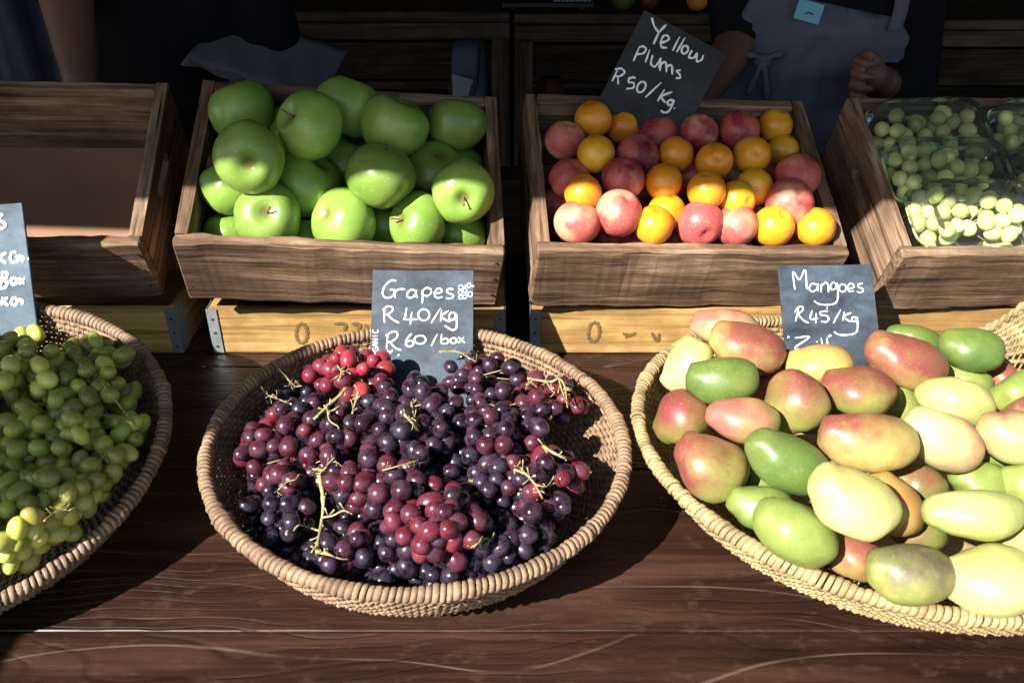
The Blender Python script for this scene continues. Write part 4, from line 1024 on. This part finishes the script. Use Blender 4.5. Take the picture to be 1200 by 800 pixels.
grapes_txt = [
 [(275, 135), (235, 130), (190, 165), (165, 215), (172, 258), (205, 272), (240, 262), (258, 238), (264, 205)], [(222, 206), (264, 204)], [(268, 206), (265, 272)], [(268, 222), (295, 202), (350, 202)],
 [(432, 215), (395, 205), (364, 240), (372, 268), (405, 268), (432, 240), (438, 208), (436, 250), (450, 270)],
 [(488, 208), (490, 262), (486, 318)], [(488, 215), (520, 190), (555, 200), (560, 230), (530, 255), (492, 250)],
 [(592, 238), (640, 226), (645, 206), (620, 195), (595, 215), (588, 250), (612, 272), (652, 262)],
 [(742, 202), (706, 198), (686, 216), (704, 235), (736, 246), (738, 266), (710, 278), (680, 272)],
 ell(800, 185, 18, 18), ell(798, 226, 17, 17), ell(832, 210, 17, 17), ell(800, 266, 16, 16), ell(834, 262, 16, 15), ell(878, 242, 18, 20), ell(846, 236, 12, 12),
 [(822, 188), (850, 166), (872, 150), (884, 166), (908, 178), (880, 180), (862, 190), (850, 168)],
 [(180, 362), (176, 420), (180, 475)], [(165, 372), (200, 342), (240, 346), (245, 375), (215, 400), (185, 410)], [(205, 410), (250, 450), (300, 475)],
 [(360, 352), (350, 425), (346, 448), (450, 445)], [(402, 388), (390, 490)], ell(500, 410, 46, 46), [(635, 356), (560, 478)],
 [(645, 370), (637, 465)], [(702, 376), (646, 424), (716, 470)], [(758, 398), (725, 392), (706, 420), (716, 450), (745, 445), (764, 402), (768, 470), (760, 524), (722, 530), (670, 497)],
 [(206, 572), (196, 690)], [(190, 582), (240, 548), (280, 552), (284, 585), (250, 620), (205, 635)], [(225, 635), (270, 680), (318, 698)],
 [(402, 562), (366, 600), (352, 640), (370, 666), (408, 660), (414, 632), (386, 618), (358, 638)], ell(470, 612, 46, 34), [(610, 566), (560, 664)],
 [(645, 566), (640, 642)], [(640, 616), (680, 602), (700, 620), (686, 644), (644, 642)], ell(742, 620, 26, 22), [(780, 592), (836, 638)], [(826, 592), (780, 640)],
 [(192, 720), (214, 704), (226, 722), (246, 694)], [(284, 745), (302, 732)]] + organic
FINE += organic + grapes_txt[9:17]
mango_txt = [
 [(210, 262), (196, 122), (245, 185), (290, 108), (303, 262)], [(388, 226), (346, 216), (322, 250), (345, 278), (384, 256), (390, 216), (393, 276)], [(415, 284), (418, 216)], [(418, 236), (450, 206), (470, 230), (472, 284)],
 [(535, 226), (510, 206), (486, 236), (500, 264), (530, 250), (540, 214), (546, 320), (526, 368), (460, 382), (396, 374), (360, 350)], ell(583, 250, 28, 30),
 [(625, 256), (668, 246), (665, 222), (640, 216), (622, 246), (636, 275), (672, 272)], [(740, 216), (708, 220), (706, 240), (738, 256), (742, 275), (720, 285), (695, 278)],
 [(240, 410), (215, 510)], [(208, 440), (235, 402), (268, 396), (270, 425), (230, 455)], [(235, 455), (275, 500), (318, 522)], [(346, 426), (330, 490), (392, 488)], [(376, 446), (373, 525)],
 [(468, 430), (412, 436), (414, 460), (455, 464), (475, 490), (455, 515), (415, 510)], [(462, 400), (462, 412)], [(568, 418), (510, 525)], [(596, 436), (585, 505)], [(650, 442), (592, 475), (648, 515)],
 [(690, 476), (660, 480), (656, 505), (680, 510), (695, 478), (700, 540), (690, 594), (640, 614), (560, 615), (515, 590)],
 [(160, 624), (156, 640)], [(168, 632), (150, 634)], [(210, 640), (325, 632), (210, 715), (266, 731)], [(380, 668), (386, 670)], [(415, 640), (425, 692)], [(460, 640), (466, 692)], [(470, 620), (478, 636)], [(485, 612), (492, 628)]]
plum_txt = [
 [(340, 110), (356, 165), (385, 206)], [(432, 155), (385, 206), (350, 280)], [(402, 270), (445, 250), (440, 226), (415, 226), (398, 260), (402, 295), (436, 300)], [(515, 230), (470, 320)], [(548, 236), (496, 328)], ell(547, 312, 19, 26, .4),
 [(592, 316), (572, 358), (604, 362), (622, 334), (622, 384), (650, 376), (663, 346)],
 [(262, 296), (225, 385)], [(262, 296), (288, 292), (304, 310), (288, 334), (248, 342)], [(328, 310), (300, 392)], [(346, 346), (335, 398), (356, 418), (380, 395), (396, 366), (386, 430)],
 [(402, 386), (390, 445)], [(400, 402), (428, 390), (432, 455)], [(435, 418), (464, 410), (468, 470)], [(520, 440), (496, 446), (515, 468), (515, 490), (490, 488)],
 [(126, 440), (92, 510)], [(110, 436), (150, 430), (170, 454), (145, 475), (115, 480)], [(130, 480), (130, 530)], [(234, 486), (202, 490), (196, 515), (226, 520), (224, 550), (180, 556)], [(216, 480), (240, 490)], ell(275, 545, 24, 36, .5),
 [(400, 516), (300, 610)], [(420, 560), (376, 635)], [(468, 576), (402, 605), (428, 645)], [(476, 626), (446, 630), (440, 654), (464, 655), (480, 626), (452, 690), (420, 705), (395, 690)], [(480, 676), (484, 680)]]
left_txt = [
 [(22, 92), (2, 108), (-2, 132), (24, 144), (40, 164), (20, 188), (-6, 184)], [(-8, 350), (-8, 420)], [(45, 350), (2, 385), (46, 420)],
 [(112, 346), (82, 350), (72, 385), (86, 412), (120, 405), (130, 376)], [(104, 376), (155, 378), (148, 412)], [(186, 390), (194, 391)],
 [(20, 482), (5, 590)], [(10, 490), (45, 482), (45, 515), (15, 530), (50, 545), (40, 580), (0, 590)], ell(95, 540, 20, 22), [(130, 516), (166, 560)], [(170, 516), (130, 562)],
 [(20, 646), (15, 705)], [(56, 650), (26, 675), (60, 705)], [(112, 650), (86, 660), (80, 690), (106, 700), (116, 680)], [(108, 672), (150, 666), (150, 698)], [(-30, 500), (-60, 560)], [(-40, 655), (-60, 700)]]
# grape sign: foot among the grapes, top resting against the apple crate
tp = at_y(496, 317, 1.048); bt = np.array([tp[0], .925, .050])
sign(tp, bt, .1365, (1, .0, -.002), 'chalkboard reading Grapes R40/kg standing in the middle basket', M_SLATE, grapes_txt, (425, 310, .14371), .0024)
tp = at_y(968, 311, 1.060); bt = np.array([tp[0], .945, .075])
sign(tp, bt, .1275, (1, .01, .012), 'chalkboard reading Mangoes R45/kg standing in the mango basket', M_SLATE, mango_txt, (900, 300, .15), .0021)
tp = at_y(-46, 243, 1.043); bt = np.array([tp[0], .965, .115])
sign(tp, bt, .190, (1, .0, .075), 'pale dusty chalkboard cut by the left edge, ending in KG and Box', M_SLATE_L, left_txt, (0, 235, .175), .0046)
# plum sign: turned in its own plane, leaning against the back board of the plum crate
pn = np.array([0, -.93, .36]); pn /= np.linalg.norm(pn); p0 = at_y(770, 80, 1.345)
tl, tr, bl = (at_plane(u, v, p0, pn) for u, v in ((755, 12), (851, 64), (697, 112)))
X = (tr - tl); wS = np.linalg.norm(X); X /= wS; dn = bl - tl; hS = np.linalg.norm(dn - X * np.dot(dn, X)) + .012
Yd = np.cross(X, pn); Yd = Yd if Yd[2] < 0 else -Yd; tc_ = (tl + tr) / 2
sign(tc_, tc_ + Yd * hS, wS, X, 'tilted dark chalkboard reading Yellow Plums R50/Kg behind the plums', M_SLATE_D, plum_txt, (700, 0, .18744), .0034)

# ------------------------------------------------------------------ back shelves and what stands on them
YS = 2.35
def shelf_unit(x0, x1, ztop, label, zb=-.79, dep=.42, shelves=(.02, -.38)):
    w = x1 - x0; e = empty('shelf_unit', ((x0 + x1) / 2, YS, -.8)); tag(e, label, 'shelf', 'timber shelf units at the back of the stall'); o = .8
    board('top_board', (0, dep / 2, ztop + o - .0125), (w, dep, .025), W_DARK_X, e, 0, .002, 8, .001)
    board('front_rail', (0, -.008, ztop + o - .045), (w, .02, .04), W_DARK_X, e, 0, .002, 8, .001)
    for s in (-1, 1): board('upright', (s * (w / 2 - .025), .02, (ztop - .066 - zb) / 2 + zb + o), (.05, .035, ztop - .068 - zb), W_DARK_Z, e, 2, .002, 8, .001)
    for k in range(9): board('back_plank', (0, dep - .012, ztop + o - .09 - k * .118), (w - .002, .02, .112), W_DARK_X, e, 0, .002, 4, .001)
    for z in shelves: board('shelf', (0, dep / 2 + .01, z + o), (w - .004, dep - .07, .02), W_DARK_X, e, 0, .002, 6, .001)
    return e
zt = at_y(600, 14, YS)[2]
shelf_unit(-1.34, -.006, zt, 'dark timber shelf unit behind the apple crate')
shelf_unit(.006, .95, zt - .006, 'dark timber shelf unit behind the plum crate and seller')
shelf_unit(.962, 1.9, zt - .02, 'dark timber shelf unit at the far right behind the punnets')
# weighing scale
sx, sw = at_y(642, 0, YS + .02)[0], .235
e = empty('weighing_scale', (sx, YS + .10, zt + .001), label='black electronic weighing scale on the back shelf', cat='scale')
mb = MB(); mb.add([(-sw / 2, -.09, .008), (sw / 2, -.09, .008), (sw / 2, .10, .008), (-sw / 2, .10, .008), (-sw / 2, -.09, .018), (sw / 2, -.09, .018), (sw / 2, -.03, .06), (-sw / 2, -.03, .06), (sw / 2, .10, .06), (-sw / 2, .10, .06)],
       [(0, 3, 2, 1), (0, 1, 5, 4), (4, 5, 6, 7), (7, 6, 8, 9), (2, 3, 9, 8), (1, 2, 8, 6, 5), (3, 0, 4, 7, 9)]); mb.build('body', M_PLAS, e)
for i in range(2):
    for k in range(5):
        for j in range(3): MB().box((0, 0, 0), (.0085, .007, .003), Matrix.Rotation(R(35), 3, 'X'), .0006).build('key', M_KEY, e, False, (.018 + i * .052 + k * .0105 - .004 * i, -.083 + j * .013 + .001, .0235 + j * .0092))
board('weighing_plate', (0, .03, .071), (.22, .14, .006), M_METAL, e, 0, .002, 2, 0)
for s in (-1, 1):
    for q in (-.07, .08): MB().tube([(s * .09, q, 0), (s * .09, q, .009)], .009, 10).build('foot', M_PLAS, e)
# oranges, a green fruit and a dark fruit on the shelf
def round_fruit(name, u, r, col, label, cat, y=YS + .045):
    m = simple(name + '_skin_%d' % int(u), col, .45, .4, 0, .12, 40, .25)
    p = at_y(u, 6, y); V, F = sphere_vf(24, 16, lambda x, y_, z: (x * r, y_ * r, z * r * .95 - (.08 * r * math.exp(-((x * x + y_ * y_) / .03)) if z > 0 else 0)))
    o = obj(name, make_mesh(name, V, F, m, True), None, (p[0], y, zt - .006 + r * .955)); tag(o, label, cat)
    MB().tube([(0, 0, r * .85), (0, 0, r * .91)], [.002, .0015], 6).build('stalk_scar', M_STEMB, o, True)
round_fruit('orange', 817, .029, (.55, .22, .03), 'left orange of the pair on the back shelf', 'orange')
round_fruit('orange', 846, .030, (.58, .25, .05), 'right orange of the pair on the back shelf', 'orange')
round_fruit('green_fruit', 730, .032, (.05, .08, .015), 'dull green fruit on the back shelf above the plum sign', 'fruit')
round_fruit('dark_fruit', 760, .027, (.06, .015, .012), 'dark red fruit on the back shelf above the plum sign', 'fruit')
# stack of wrapping paper with curling edges, on a yellow-edged carton
def sheet_stack():
    c = at_y(310, 68, 1.78); e = empty('paper_stack', c, label='stack of grey curling wrapping paper behind the apple crate', cat='paper')
    px = [(228, 36), (385, 92)]; L = .26; Wd = .20
    for k in range(6):
        V, F = [], []; nx, ny = 22, 8
        for j in range(ny + 1):
            for i in range(nx + 1):
                a, b = i / nx - .5, j / ny - .5
                V.append((a * L + .004 * k, b * Wd - .004 * k, .0055 * k + .0045 * math.sin(a * 19 + b * 9 + k * .5) * (.45 - b) + .001 * math.sin(a * 31 + k)))
        for j in range(ny):
            for i in range(nx): q = j * (nx + 1) + i; F.append((q, q + 1, q + nx + 2, q + nx + 1))
        o = obj('sheet', make_mesh('sheet', V, F, M_PAPER, True), e, (0, 0, 0), (R(18), R(17), R(-4))); md = o.modifiers.new('solid', 'SOLIDIFY'); md.thickness = .0008
    return e
sheet_stack()
c = at_y(262, 84, 1.80); e = empty('open_carton', (c[0] + .03, 1.86, c[2] - .17), label='brown carton with a yellow flap under the wrapping paper', cat='carton')
for d, p in (((.30, .006, .16), (0, -.09, .08)), ((.30, .006, .16), (0, .09, .08)), ((.006, .172, .16), (-.147, 0, .08)), ((.006, .172, .16), (.147, 0, .08)), ((.30, .186, .006), (0, 0, -.004))): board('panel', p, d, M_CARD, e, 0, .001, 3, .0005)
board('flap', (-.10, -.105, .165), (.05, .03, .003), M_YTAPE, e, 0, .0005, 2, .0004, (R(35), R(30), R(20)))
e = empty('carton_stand', (c[0] + .03, 1.86, -.8), label='dark timber stool holding the carton behind the table', cat='stool')
ht = c[2] - .178 + .8
board('seat', (0, 0, ht - .0125), (.34, .22, .025), W_DARK_X, e, 0, .002, 3, .001)
for s in (-1, 1):
    for q in (-1, 1): board('leg', (s * .14, q * .08, (ht - .026) / 2), (.035, .035, ht - .027), W_DARK_Z, e, 2, .002, 3, .001)
# white and blue bag hanging in the shelf
c = at_y(545, 80, 2.22); zsh = .031
e = empty('shelf_bag', (c[0], YS + .10, zsh), label='blue and white bag with a dark strap on the shelf behind the apples', cat='bag')
def bag_vf(w, d, h):
    V, F = [], []; n = 20; rs = [(.86, 0), (1, .03), (1.02, h * .4), (.95, h * .75), (.8, h)]
    for s, z in rs:
        for k in range(n):
            a = 2 * math.pi * k / n; c_, s_ = math.cos(a), math.sin(a)
            V.append((math.copysign(abs(c_) ** .6, c_) * w / 2 * s, math.copysign(abs(s_) ** .6, s_) * d / 2 * s * (1 - .6 * z / h), z + .004 * math.sin(3 * a + z * 30)))
    for i in range(len(rs) - 1):
        for k in range(n): F.append((i * n + k, i * n + (k + 1) % n, (i + 1) * n + (k + 1) % n, (i + 1) * n + k))
    F.append(tuple(range(n - 1, -1, -1))); F.append(tuple((len(rs) - 1) * n + k for k in range(n))); return V, F
zb_ = at_y(545, 50, YS + .06)[2] - zsh
obj('bag_body', make_mesh('bag_body', *bag_vf(.105, .10, zb_), M_BLUEW, True), e)
obj('label_panel', make_mesh('label_panel', [(-.045, -.053, zb_ * .30), (-.02, -.053, zb_ * .08), (.012, -.053, zb_ * .52), (-.045, -.053, zb_ * .60), (-.045, -.05, zb_ * .30), (-.02, -.05, zb_ * .08), (.012, -.05, zb_ * .52), (-.045, -.05, zb_ * .60)],
    [(0, 1, 2, 3), (0, 4, 5, 1), (1, 5, 6, 2), (2, 6, 7, 3), (3, 7, 4, 0), (7, 6, 5, 4)], M_WHITE), e)
MB().tube(smooth_path([(-.055, -.052, zb_ * .5), (-.05, -.058, zb_ * .1), (-.02, -.06, -.0 + .01), (.02, -.058, zb_ * .45), (.03, -.05, zb_ * .95)], 6), .004, 8).build('strap', M_PLAS, e, True)
# small dark red pot on the shelf
e_ = at_y(645, 85, YS + .1)
mbp = [(.03, 0), (.042, .012), (.045, .05), (.04, .075), (.03, .085), (.034, .095)]
V, F = [], []
for r_, z in mbp:
    for k in range(20): V.append((r_ * math.cos(k * math.pi / 10), r_ * math.sin(k * math.pi / 10), z))
for i in range(len(mbp) - 1):
    for k in range(20): F.append((i * 20 + k, i * 20 + (k + 1) % 20, (i + 1) * 20 + (k + 1) % 20, (i + 1) * 20 + k))
F.append(tuple(range(19, -1, -1))); F.append(tuple(range(100, 120)))
tag(obj('small_pot', make_mesh('small_pot', V, F, M_CLAY, True), None, (e_[0], YS + .12, .031)), 'small dark red pot on the shelf between the two crates', 'pot')
# blue-grey cloth at the far left
V, F = [], []; nx, ny = 40, 20; q0 = at_y(12, 0, 2.25)
for j in range(ny + 1):
    for i in range(nx + 1):
        x = (i / nx - .5) * .55; V.append((x, .035 * math.sin(x * 42) * (1 - .3 * j / ny) + .012 * math.sin(x * 97 + j * .4), j / ny * 1.75))
for j in range(ny):
    for i in range(nx): q = j * (nx + 1) + i; F.append((q, q + 1, q + nx + 2, q + nx + 1))
cur = obj('hanging_cloth', make_mesh('hanging_cloth', V, F, M_CURT, True), None, (q0[0] - .14, 2.25, -.3)); cur.modifiers.new('solid', 'SOLIDIFY').thickness = .003
tag(cur, 'blue-grey cloth hanging at the far left behind the arm', 'cloth')

# ------------------------------------------------------------------ people
def capsule(mb, a, b, ra, rb, sq=(1, 1)):
    a, b = np.asarray(a, float), np.asarray(b, float); d = b - a; L = np.linalg.norm(d); d /= L; P, r = [], []
    for k in range(5): t = k / 4 * math.pi / 2; P.append(a - d * ra * math.cos(t)); r.append(max(ra * math.sin(t), .0005))
    for k in range(1, 4): P.append(a + d * L * k / 4); r.append(ra + (rb - ra) * k / 4)
    for k in range(5): t = k / 4 * math.pi / 2; P.append(b + d * rb * math.sin(t)); r.append(max(rb * math.cos(t), .0005))
    mb.tube(P, r, 14)
def loft(mb, rings, n=24, cap=True):
    V, F = [], []
    for (x, y, z, rx, ry) in rings:
        for k in range(n):
            a = 2 * math.pi * k / n; V.append((x + rx * math.copysign(abs(math.cos(a)) ** .85, math.cos(a)), y + ry * math.copysign(abs(math.sin(a)) ** .85, math.sin(a)), z))
    for i in range(len(rings) - 1):
        for k in range(n): F.append((i * n + k, i * n + (k + 1) % n, (i + 1) * n + (k + 1) % n, (i + 1) * n + k))
    if cap: F += [tuple(range(n - 1, -1, -1)), tuple((len(rings) - 1) * n + k for k in range(n))]
    mb.add(V, F)
def ball(mb, c, r):
    r = r if hasattr(r, '__len__') else (r, r, r); V, F = sphere_vf(20, 14, lambda x, y, z: (c[0] + x * r[0], c[1] + y * r[1], c[2] + z * r[2])); mb.add(V, F)
def fuse(mb, name, mat, parent, voxel=.007, smooth=5, wrinkle=0.0):
    tmp = obj('tmp', make_mesh('tmp', mb.v, mb.f)); m = tmp.modifiers.new('r', 'REMESH'); m.mode = 'VOXEL'; m.voxel_size = voxel; m.use_smooth_shade = True
    s = tmp.modifiers.new('s', 'SMOOTH'); s.iterations = smooth; s.factor = .5
    dg = bpy.context.evaluated_depsgraph_get(); me = bpy.data.meshes.new_from_object(tmp.evaluated_get(dg)); bpy.data.objects.remove(tmp)
    me.name = name; me.materials.clear(); me.materials.append(mat)
    n = len(me.vertices); co = np.empty(n * 3, np.float32); me.vertices.foreach_get('co', co); co = co.reshape(-1, 3)
    if wrinkle:
        nr = np.empty(n * 3, np.float32); me.vertices.foreach_get('normal', nr); nr = nr.reshape(-1, 3)
        w = np.array([mnoise.noise(Vector((p[0] * 9, p[1] * 9, p[2] * 22))) + .5 * mnoise.noise(Vector((p[0] * 26, p[1] * 26, p[2] * 34))) for p in co]); co = co + nr * (w * wrinkle)[:, None]
    co = co - np.array(parent.location, np.float32); me.vertices.foreach_set('co', co.ravel()); me.polygons.foreach_set('use_smooth', [True] * len(me.polygons)); me.update()
    return obj(name, me, parent)
def hand(mb, wrist, palm, d, side, curl, r=.0088, L=.035):
    """palm blob and five fingers; d = finger direction, side = knuckle row direction, curl = direction the fingers fold to"""
    wrist, palm, d, side, curl = (np.asarray(q, float) for q in (wrist, palm, d, side, curl))
    capsule(mb, wrist, palm, .024, .028)
    for k, (o, f) in enumerate(((-1.5, .92), (-.5, 1.05), (.5, 1.0), (1.5, .80))):
        b = palm + side * (o * .0200) + d * .024; capsule(mb, palm + side * (o * .012), b, .014, r * 1.1)
        m = b + d * L * .62 * f + curl * L * .42 * f; capsule(mb, b, m, r * 1.05, r * .98)
        t = m + curl * L * .62 * f - d * L * .25 * f; capsule(mb, m, t, r * .95, r * .86)
        t2 = t - d * L * .45 * f + curl * .004; capsule(mb, t, t2, r * .86, r * .74)
    b = palm - side * .026 - d * .004; m = b - side * .012 + d * .024 + curl * .012; capsule(mb, palm - side * .012 - d * .012, b, .014, .0125); capsule(mb, b, m, .0125, .011); capsule(mb, m, m + side * .020 + d * .012 + curl * .008, .011, .009)
def head(body, hair, c, yaw=0.0):
    c = np.asarray(c, float)
    ball(body, c + (0, 0, .02), (.076, .092, .105)); ball(body, c + (0, -.022, -.055), (.056, .062, .062)); ball(body, c + (0, -.094, -.012), (.014, .018, .026)); ball(body, c + (0, -.072, -.066), (.026, .016, .012))
    for s in (-1, 1): ball(body, c + (s * .077, .008, -.005), (.010, .018, .030))
    ball(hair, c + (0, .014, .045), (.084, .094, .092)); ball(hair, c + (0, .055, .0), (.078, .062, .085))
def face_bits(e, c):
    c = np.asarray(c, float) - np.array(e.location)
    for s in (-1, 1):
        mb = MB(); ball(mb, c + (s * .032, -.077, .012), (.012, .0095, .0055)); ey = mb.build('eye', M_EYE, e, True); mb = MB(); ball(mb, c + (s * .032, -.0845, .012), (.0058, .0042, .0058)); mb.build('iris', M_HAIR, ey, True)
    mb = MB(); ball(mb, c + (0, -.087, -.062), (.022, .006, .007)); mb.build('mouth', M_LIP, e, True)

def person_right():
    cx, cy = .585, 1.80; e = empty('person', (cx, cy, -.8), label='person in a black top and slate blue apron with a fist at the waist', cat='person', group='stall keepers')
    sh_r, sh_l = np.array([cx - .178, cy, .555]), np.array([cx + .185, cy, .555])
    el_r = at_y(866, 48, 1.70); wr_r = at_y(812, 128, 1.53); el_l = at_y(1056, 118, 1.74); wr_l = at_y(1034, 96, 1.585); pm_l = at_y(1020, 88, 1.545)
    body, shirt, trousers, hair = MB(), MB(), MB(), MB()
    tors = [(cx, cy, .02, .175, .125), (cx, cy, .12, .185, .130), (cx, cy, .24, .165, .118), (cx, cy - .005, .32, .165, .122), (cx, cy - .01, .42, .178, .138), (cx, cy, .52, .185, .115), (cx, cy + .005, .575, .15, .085), (cx, cy + .008, .60, .075, .062)]
    k = lambda g, a=0, b=99: [(x, y, z, rx + g, ry + g) for x, y, z, rx, ry in tors[a:b]]
    loft(body, k(-.006)); capsule(body, (cx, cy + .005, .58), (cx, cy - .005, .68), .056, .052); head(body, hair, (cx, cy - .01, .765))
    for s in (-1, 1):
        hp = (cx + s * .09, cy, .06); kn = (cx + s * .10, cy - .01, -.34); an = (cx + s * .10, cy + .01, -.72); capsule(body, hp, kn, .085, .055); capsule(body, kn, an, .053, .038); capsule(body, (cx + s * .10, cy + .02, -.765), (cx + s * .105, cy - .12, -.775), .034, .024)
        capsule(trousers, hp, kn, .095, .066); capsule(trousers, kn, (cx + s * .10, cy + .01, -.72), .064, .055)
    loft(trousers, [(cx, cy, .0, .18, .13), (cx, cy, .15, .19, .137)])
    for a, b, c in ((sh_r, el_r, wr_r), (sh_l, el_l, wr_l)): capsule(body, a, b, .050, .042); capsule(body, b, c, .042, .028)
    hand(body, wr_r, wr_r + (-.03, -.045, -.035), np.array([-.35, -.55, -.75]), np.array([.8, -.5, 0.]), np.array([-.2, -.6, -.6]))
    hand(body, wr_l, pm_l, np.array([-.93, -.36, .05]), np.array([.05, -.05, -1.0]), np.array([.10, -.92, -.1]))
    loft(shirt, k(.008, 1)); capsule(shirt, sh_r, sh_r + (el_r - sh_r) * .93, .056, .051); capsule(shirt, sh_l, el_l, .066, .066); capsule(shirt, el_l, el_l + (wr_l - el_l) * .72, .064, .046)
    fuse(body, 'body', M_SKIN, e, .004, 2); fuse(shirt, 'shirt', M_SHIRT, e, .009, 6, .004); fuse(trousers, 'trousers', M_TROUS, e, .012, 6, .003); fuse(hair, 'hair', M_HAIR, e, .008, 3, .003); face_bits(e, (cx, cy - .01, .765))
    # apron: a cloth shell over the front of the body, bib narrowing upwards
    V, F = [], []; rows, cols = 44, 36
    for j in range(rows + 1):
        z = -.30 + (.475 + .30) * j / rows; zz = max(z, .02); rx = np.interp(zz, [r_[2] for r_ in tors], [r_[3] for r_ in tors]); ry = np.interp(zz, [r_[2] for r_ in tors], [r_[4] for r_ in tors]); oy = np.interp(zz, [r_[2] for r_ in tors], [r_[1] for r_ in tors])
        half = R(np.interp(z, [-.3, .20, .30, .38, .475], [80, 82, 78, 56, 40])); fl = .05 * max(0, .15 - z)
        for i in range(cols + 1):
            a = -math.pi / 2 + (i / cols * 2 - 1) * half; zt_ = z - (.060 * (i / cols) if j > rows - 10 else 0) * (j - rows + 10) / 10
            w = .011 * mnoise.noise(Vector((i * .20, j * .34, 1.5))) + .008 * mnoise.noise(Vector((i * .50, j * .22, 7))) + .004 * mnoise.noise(Vector((i * .9 + j * .5, j * .6, 3)))
            w += .008 * math.exp(-((z - .30) / .014) ** 2) * -1.0 + .007 * math.exp(-((z - .328 - .05 * (i / cols - .5)) / .013) ** 2)
            g = .034 + w + fl; V.append((cx + (rx + g) * math.cos(a), oy + (ry + g) * math.sin(a), zt_))
    for j in range(rows):
        for i in range(cols): q = j * (cols + 1) + i; F.append((q, q + 1, q + cols + 2, q + cols + 1))
    V = [tuple(np.array(p) - np.array(e.location)) for p in V]
    ap = obj('apron', make_mesh('apron', V, F, M_APRON, True), e); ap.modifiers.new('solid', 'SOLIDIFY').thickness = .003
    loc = np.array(e.location); mb = MB()
    for s in (-1, 1):
        p = [np.array([cx + s * (.115 if s > 0 else .085), cy - (.150 if s > 0 else .140), .40 if s > 0 else .455]), np.array([cx + s * (.125 if s > 0 else .09), cy - .130, .46 if s > 0 else .49]), np.array([cx + s * .10, cy - .085, .55]), np.array([cx + s * .06, cy + .0, .625])]
        P = smooth_path(p, 6); V2, F2 = [], []
        for q in P: V2 += [tuple(q - loc + (-.013, -.012, 0)), tuple(q - loc + (.013, -.012, 0))]
        for i in range(len(P) - 1): F2.append((2 * i, 2 * i + 1, 2 * i + 3, 2 * i + 2))
        so_ = obj('strap', make_mesh('strap', V2, F2, M_APRON, True), ap); so_.modifiers.new('solid', 'SOLIDIFY').thickness = .003
    kx = at_y(893, 72, cy - .155); mb = MB(); ball(mb, kx - loc, (.018, .012, .014)); mb.build('knot', M_APRON, ap, True)
    for d in ((-.035, -.004, .012), (.034, -.004, .014), (-.022, -.006, -.06), (.016, -.008, -.068)):
        P = smooth_path([kx - loc, kx - loc + np.array(d) * .5 + (0, -.010, .006), kx - loc + np.array(d)], 5); mb = MB(); mb.tube(P, [.006 + .002 * math.sin(i) for i in range(len(P))], 8); mb.build('tie_end', M_APRON, ap, True)
    tg = at_y(948, 14, cy - .186) - loc; mb = MB(); mb.box((0, 0, 0), (.048, .0016, .034), Matrix.Rotation(R(14), 3, 'Y') @ Matrix.Rotation(R(-12), 3, 'X'), .0004); tgo = mb.build('name_tag', M_TAG, e, False, tg)
    MB().tube([(-.008, -.0014, -.004), (.0, -.0014, -.001), (.008, -.0014, -.005)], .0012, 5).build('tag_mark', M_PLAS, tgo)
person_right()
def person_left():
    cx, cy = -.735, 1.84; e = empty('person', (cx, cy, -.8), label='person in black behind the empty crate with one bare forearm showing', cat='person', group='stall keepers')
    sh_a, sh_b = np.array([cx - .20, cy - .03, .54]), np.array([cx + .20, cy + .02, .54]); el_a = at_y(74, -22, 1.66); wr_a = at_y(94, 92, 1.52)
    el_b = np.array([cx + .25, cy - .03, .26]); wr_b = np.array([cx + .20, cy - .10, .04]); body, shirt, trousers, hair = MB(), MB(), MB(), MB()
    tors = [(cx, cy, .02, .17, .125), (cx, cy, .14, .175, .13), (cx, cy, .26, .168, .122), (cx, cy, .40, .188, .138), (cx, cy, .51, .20, .118), (cx, cy, .57, .15, .085), (cx, cy, .60, .075, .065)]
    k = lambda g, a=0: [(x, y, z, rx + g, ry + g) for x, y, z, rx, ry in tors[a:]]
    loft(body, k(-.006)); capsule(body, (cx, cy, .58), (cx, cy - .01, .68), .058, .054); head(body, hair, (cx, cy - .015, .77))
    for s in (-1, 1):
        hp = (cx + s * .09, cy, .06); kn = (cx + s * .10, cy - .01, -.34); an = (cx + s * .10, cy + .01, -.72); capsule(body, hp, kn, .085, .055); capsule(body, kn, an, .053, .038); capsule(body, (cx + s * .10, cy + .02, -.765), (cx + s * .105, cy - .12, -.775), .034, .024)
        capsule(trousers, hp, kn, .098, .07); capsule(trousers, kn, an, .066, .057)
    loft(trousers, [(cx, cy, .0, .178, .132), (cx, cy, .17, .185, .14)])
    capsule(body, sh_a, el_a, .054, .050); capsule(body, el_a, wr_a, .050, .030); capsule(body, sh_b, el_b, .054, .046); capsule(body, el_b, wr_b, .044, .03)
    hand(body, wr_a, wr_a + (.01, -.03, -.055), np.array([.1, -.4, -.9]), np.array([.9, -.3, 0.2]), np.array([0, -.9, -.3])); hand(body, wr_b, wr_b + (.0, -.02, -.05), np.array([0, -.2, -.95]), np.array([.3, -.9, .1]), np.array([-.9, -.2, -.2]))
    loft(shirt, k(.009, 1)); capsule(shirt, sh_a, sh_a + (el_a - sh_a) * .90, .070, .066); capsule(shirt, sh_b, el_b, .070, .064); capsule(shirt, el_b, el_b + (wr_b - el_b) * .9, .062, .048)
    fuse(body, 'body', M_SKIN2, e, .006, 3); fuse(shirt, 'shirt', M_SHIRT, e, .009, 6, .004); fuse(trousers, 'trousers', M_TROUS, e, .012, 6, .003); fuse(hair, 'hair', M_HAIR, e, .008, 3, .003); face_bits(e, (cx, cy - .015, .77))
person_left()
print('objects', len(bpy.data.objects))
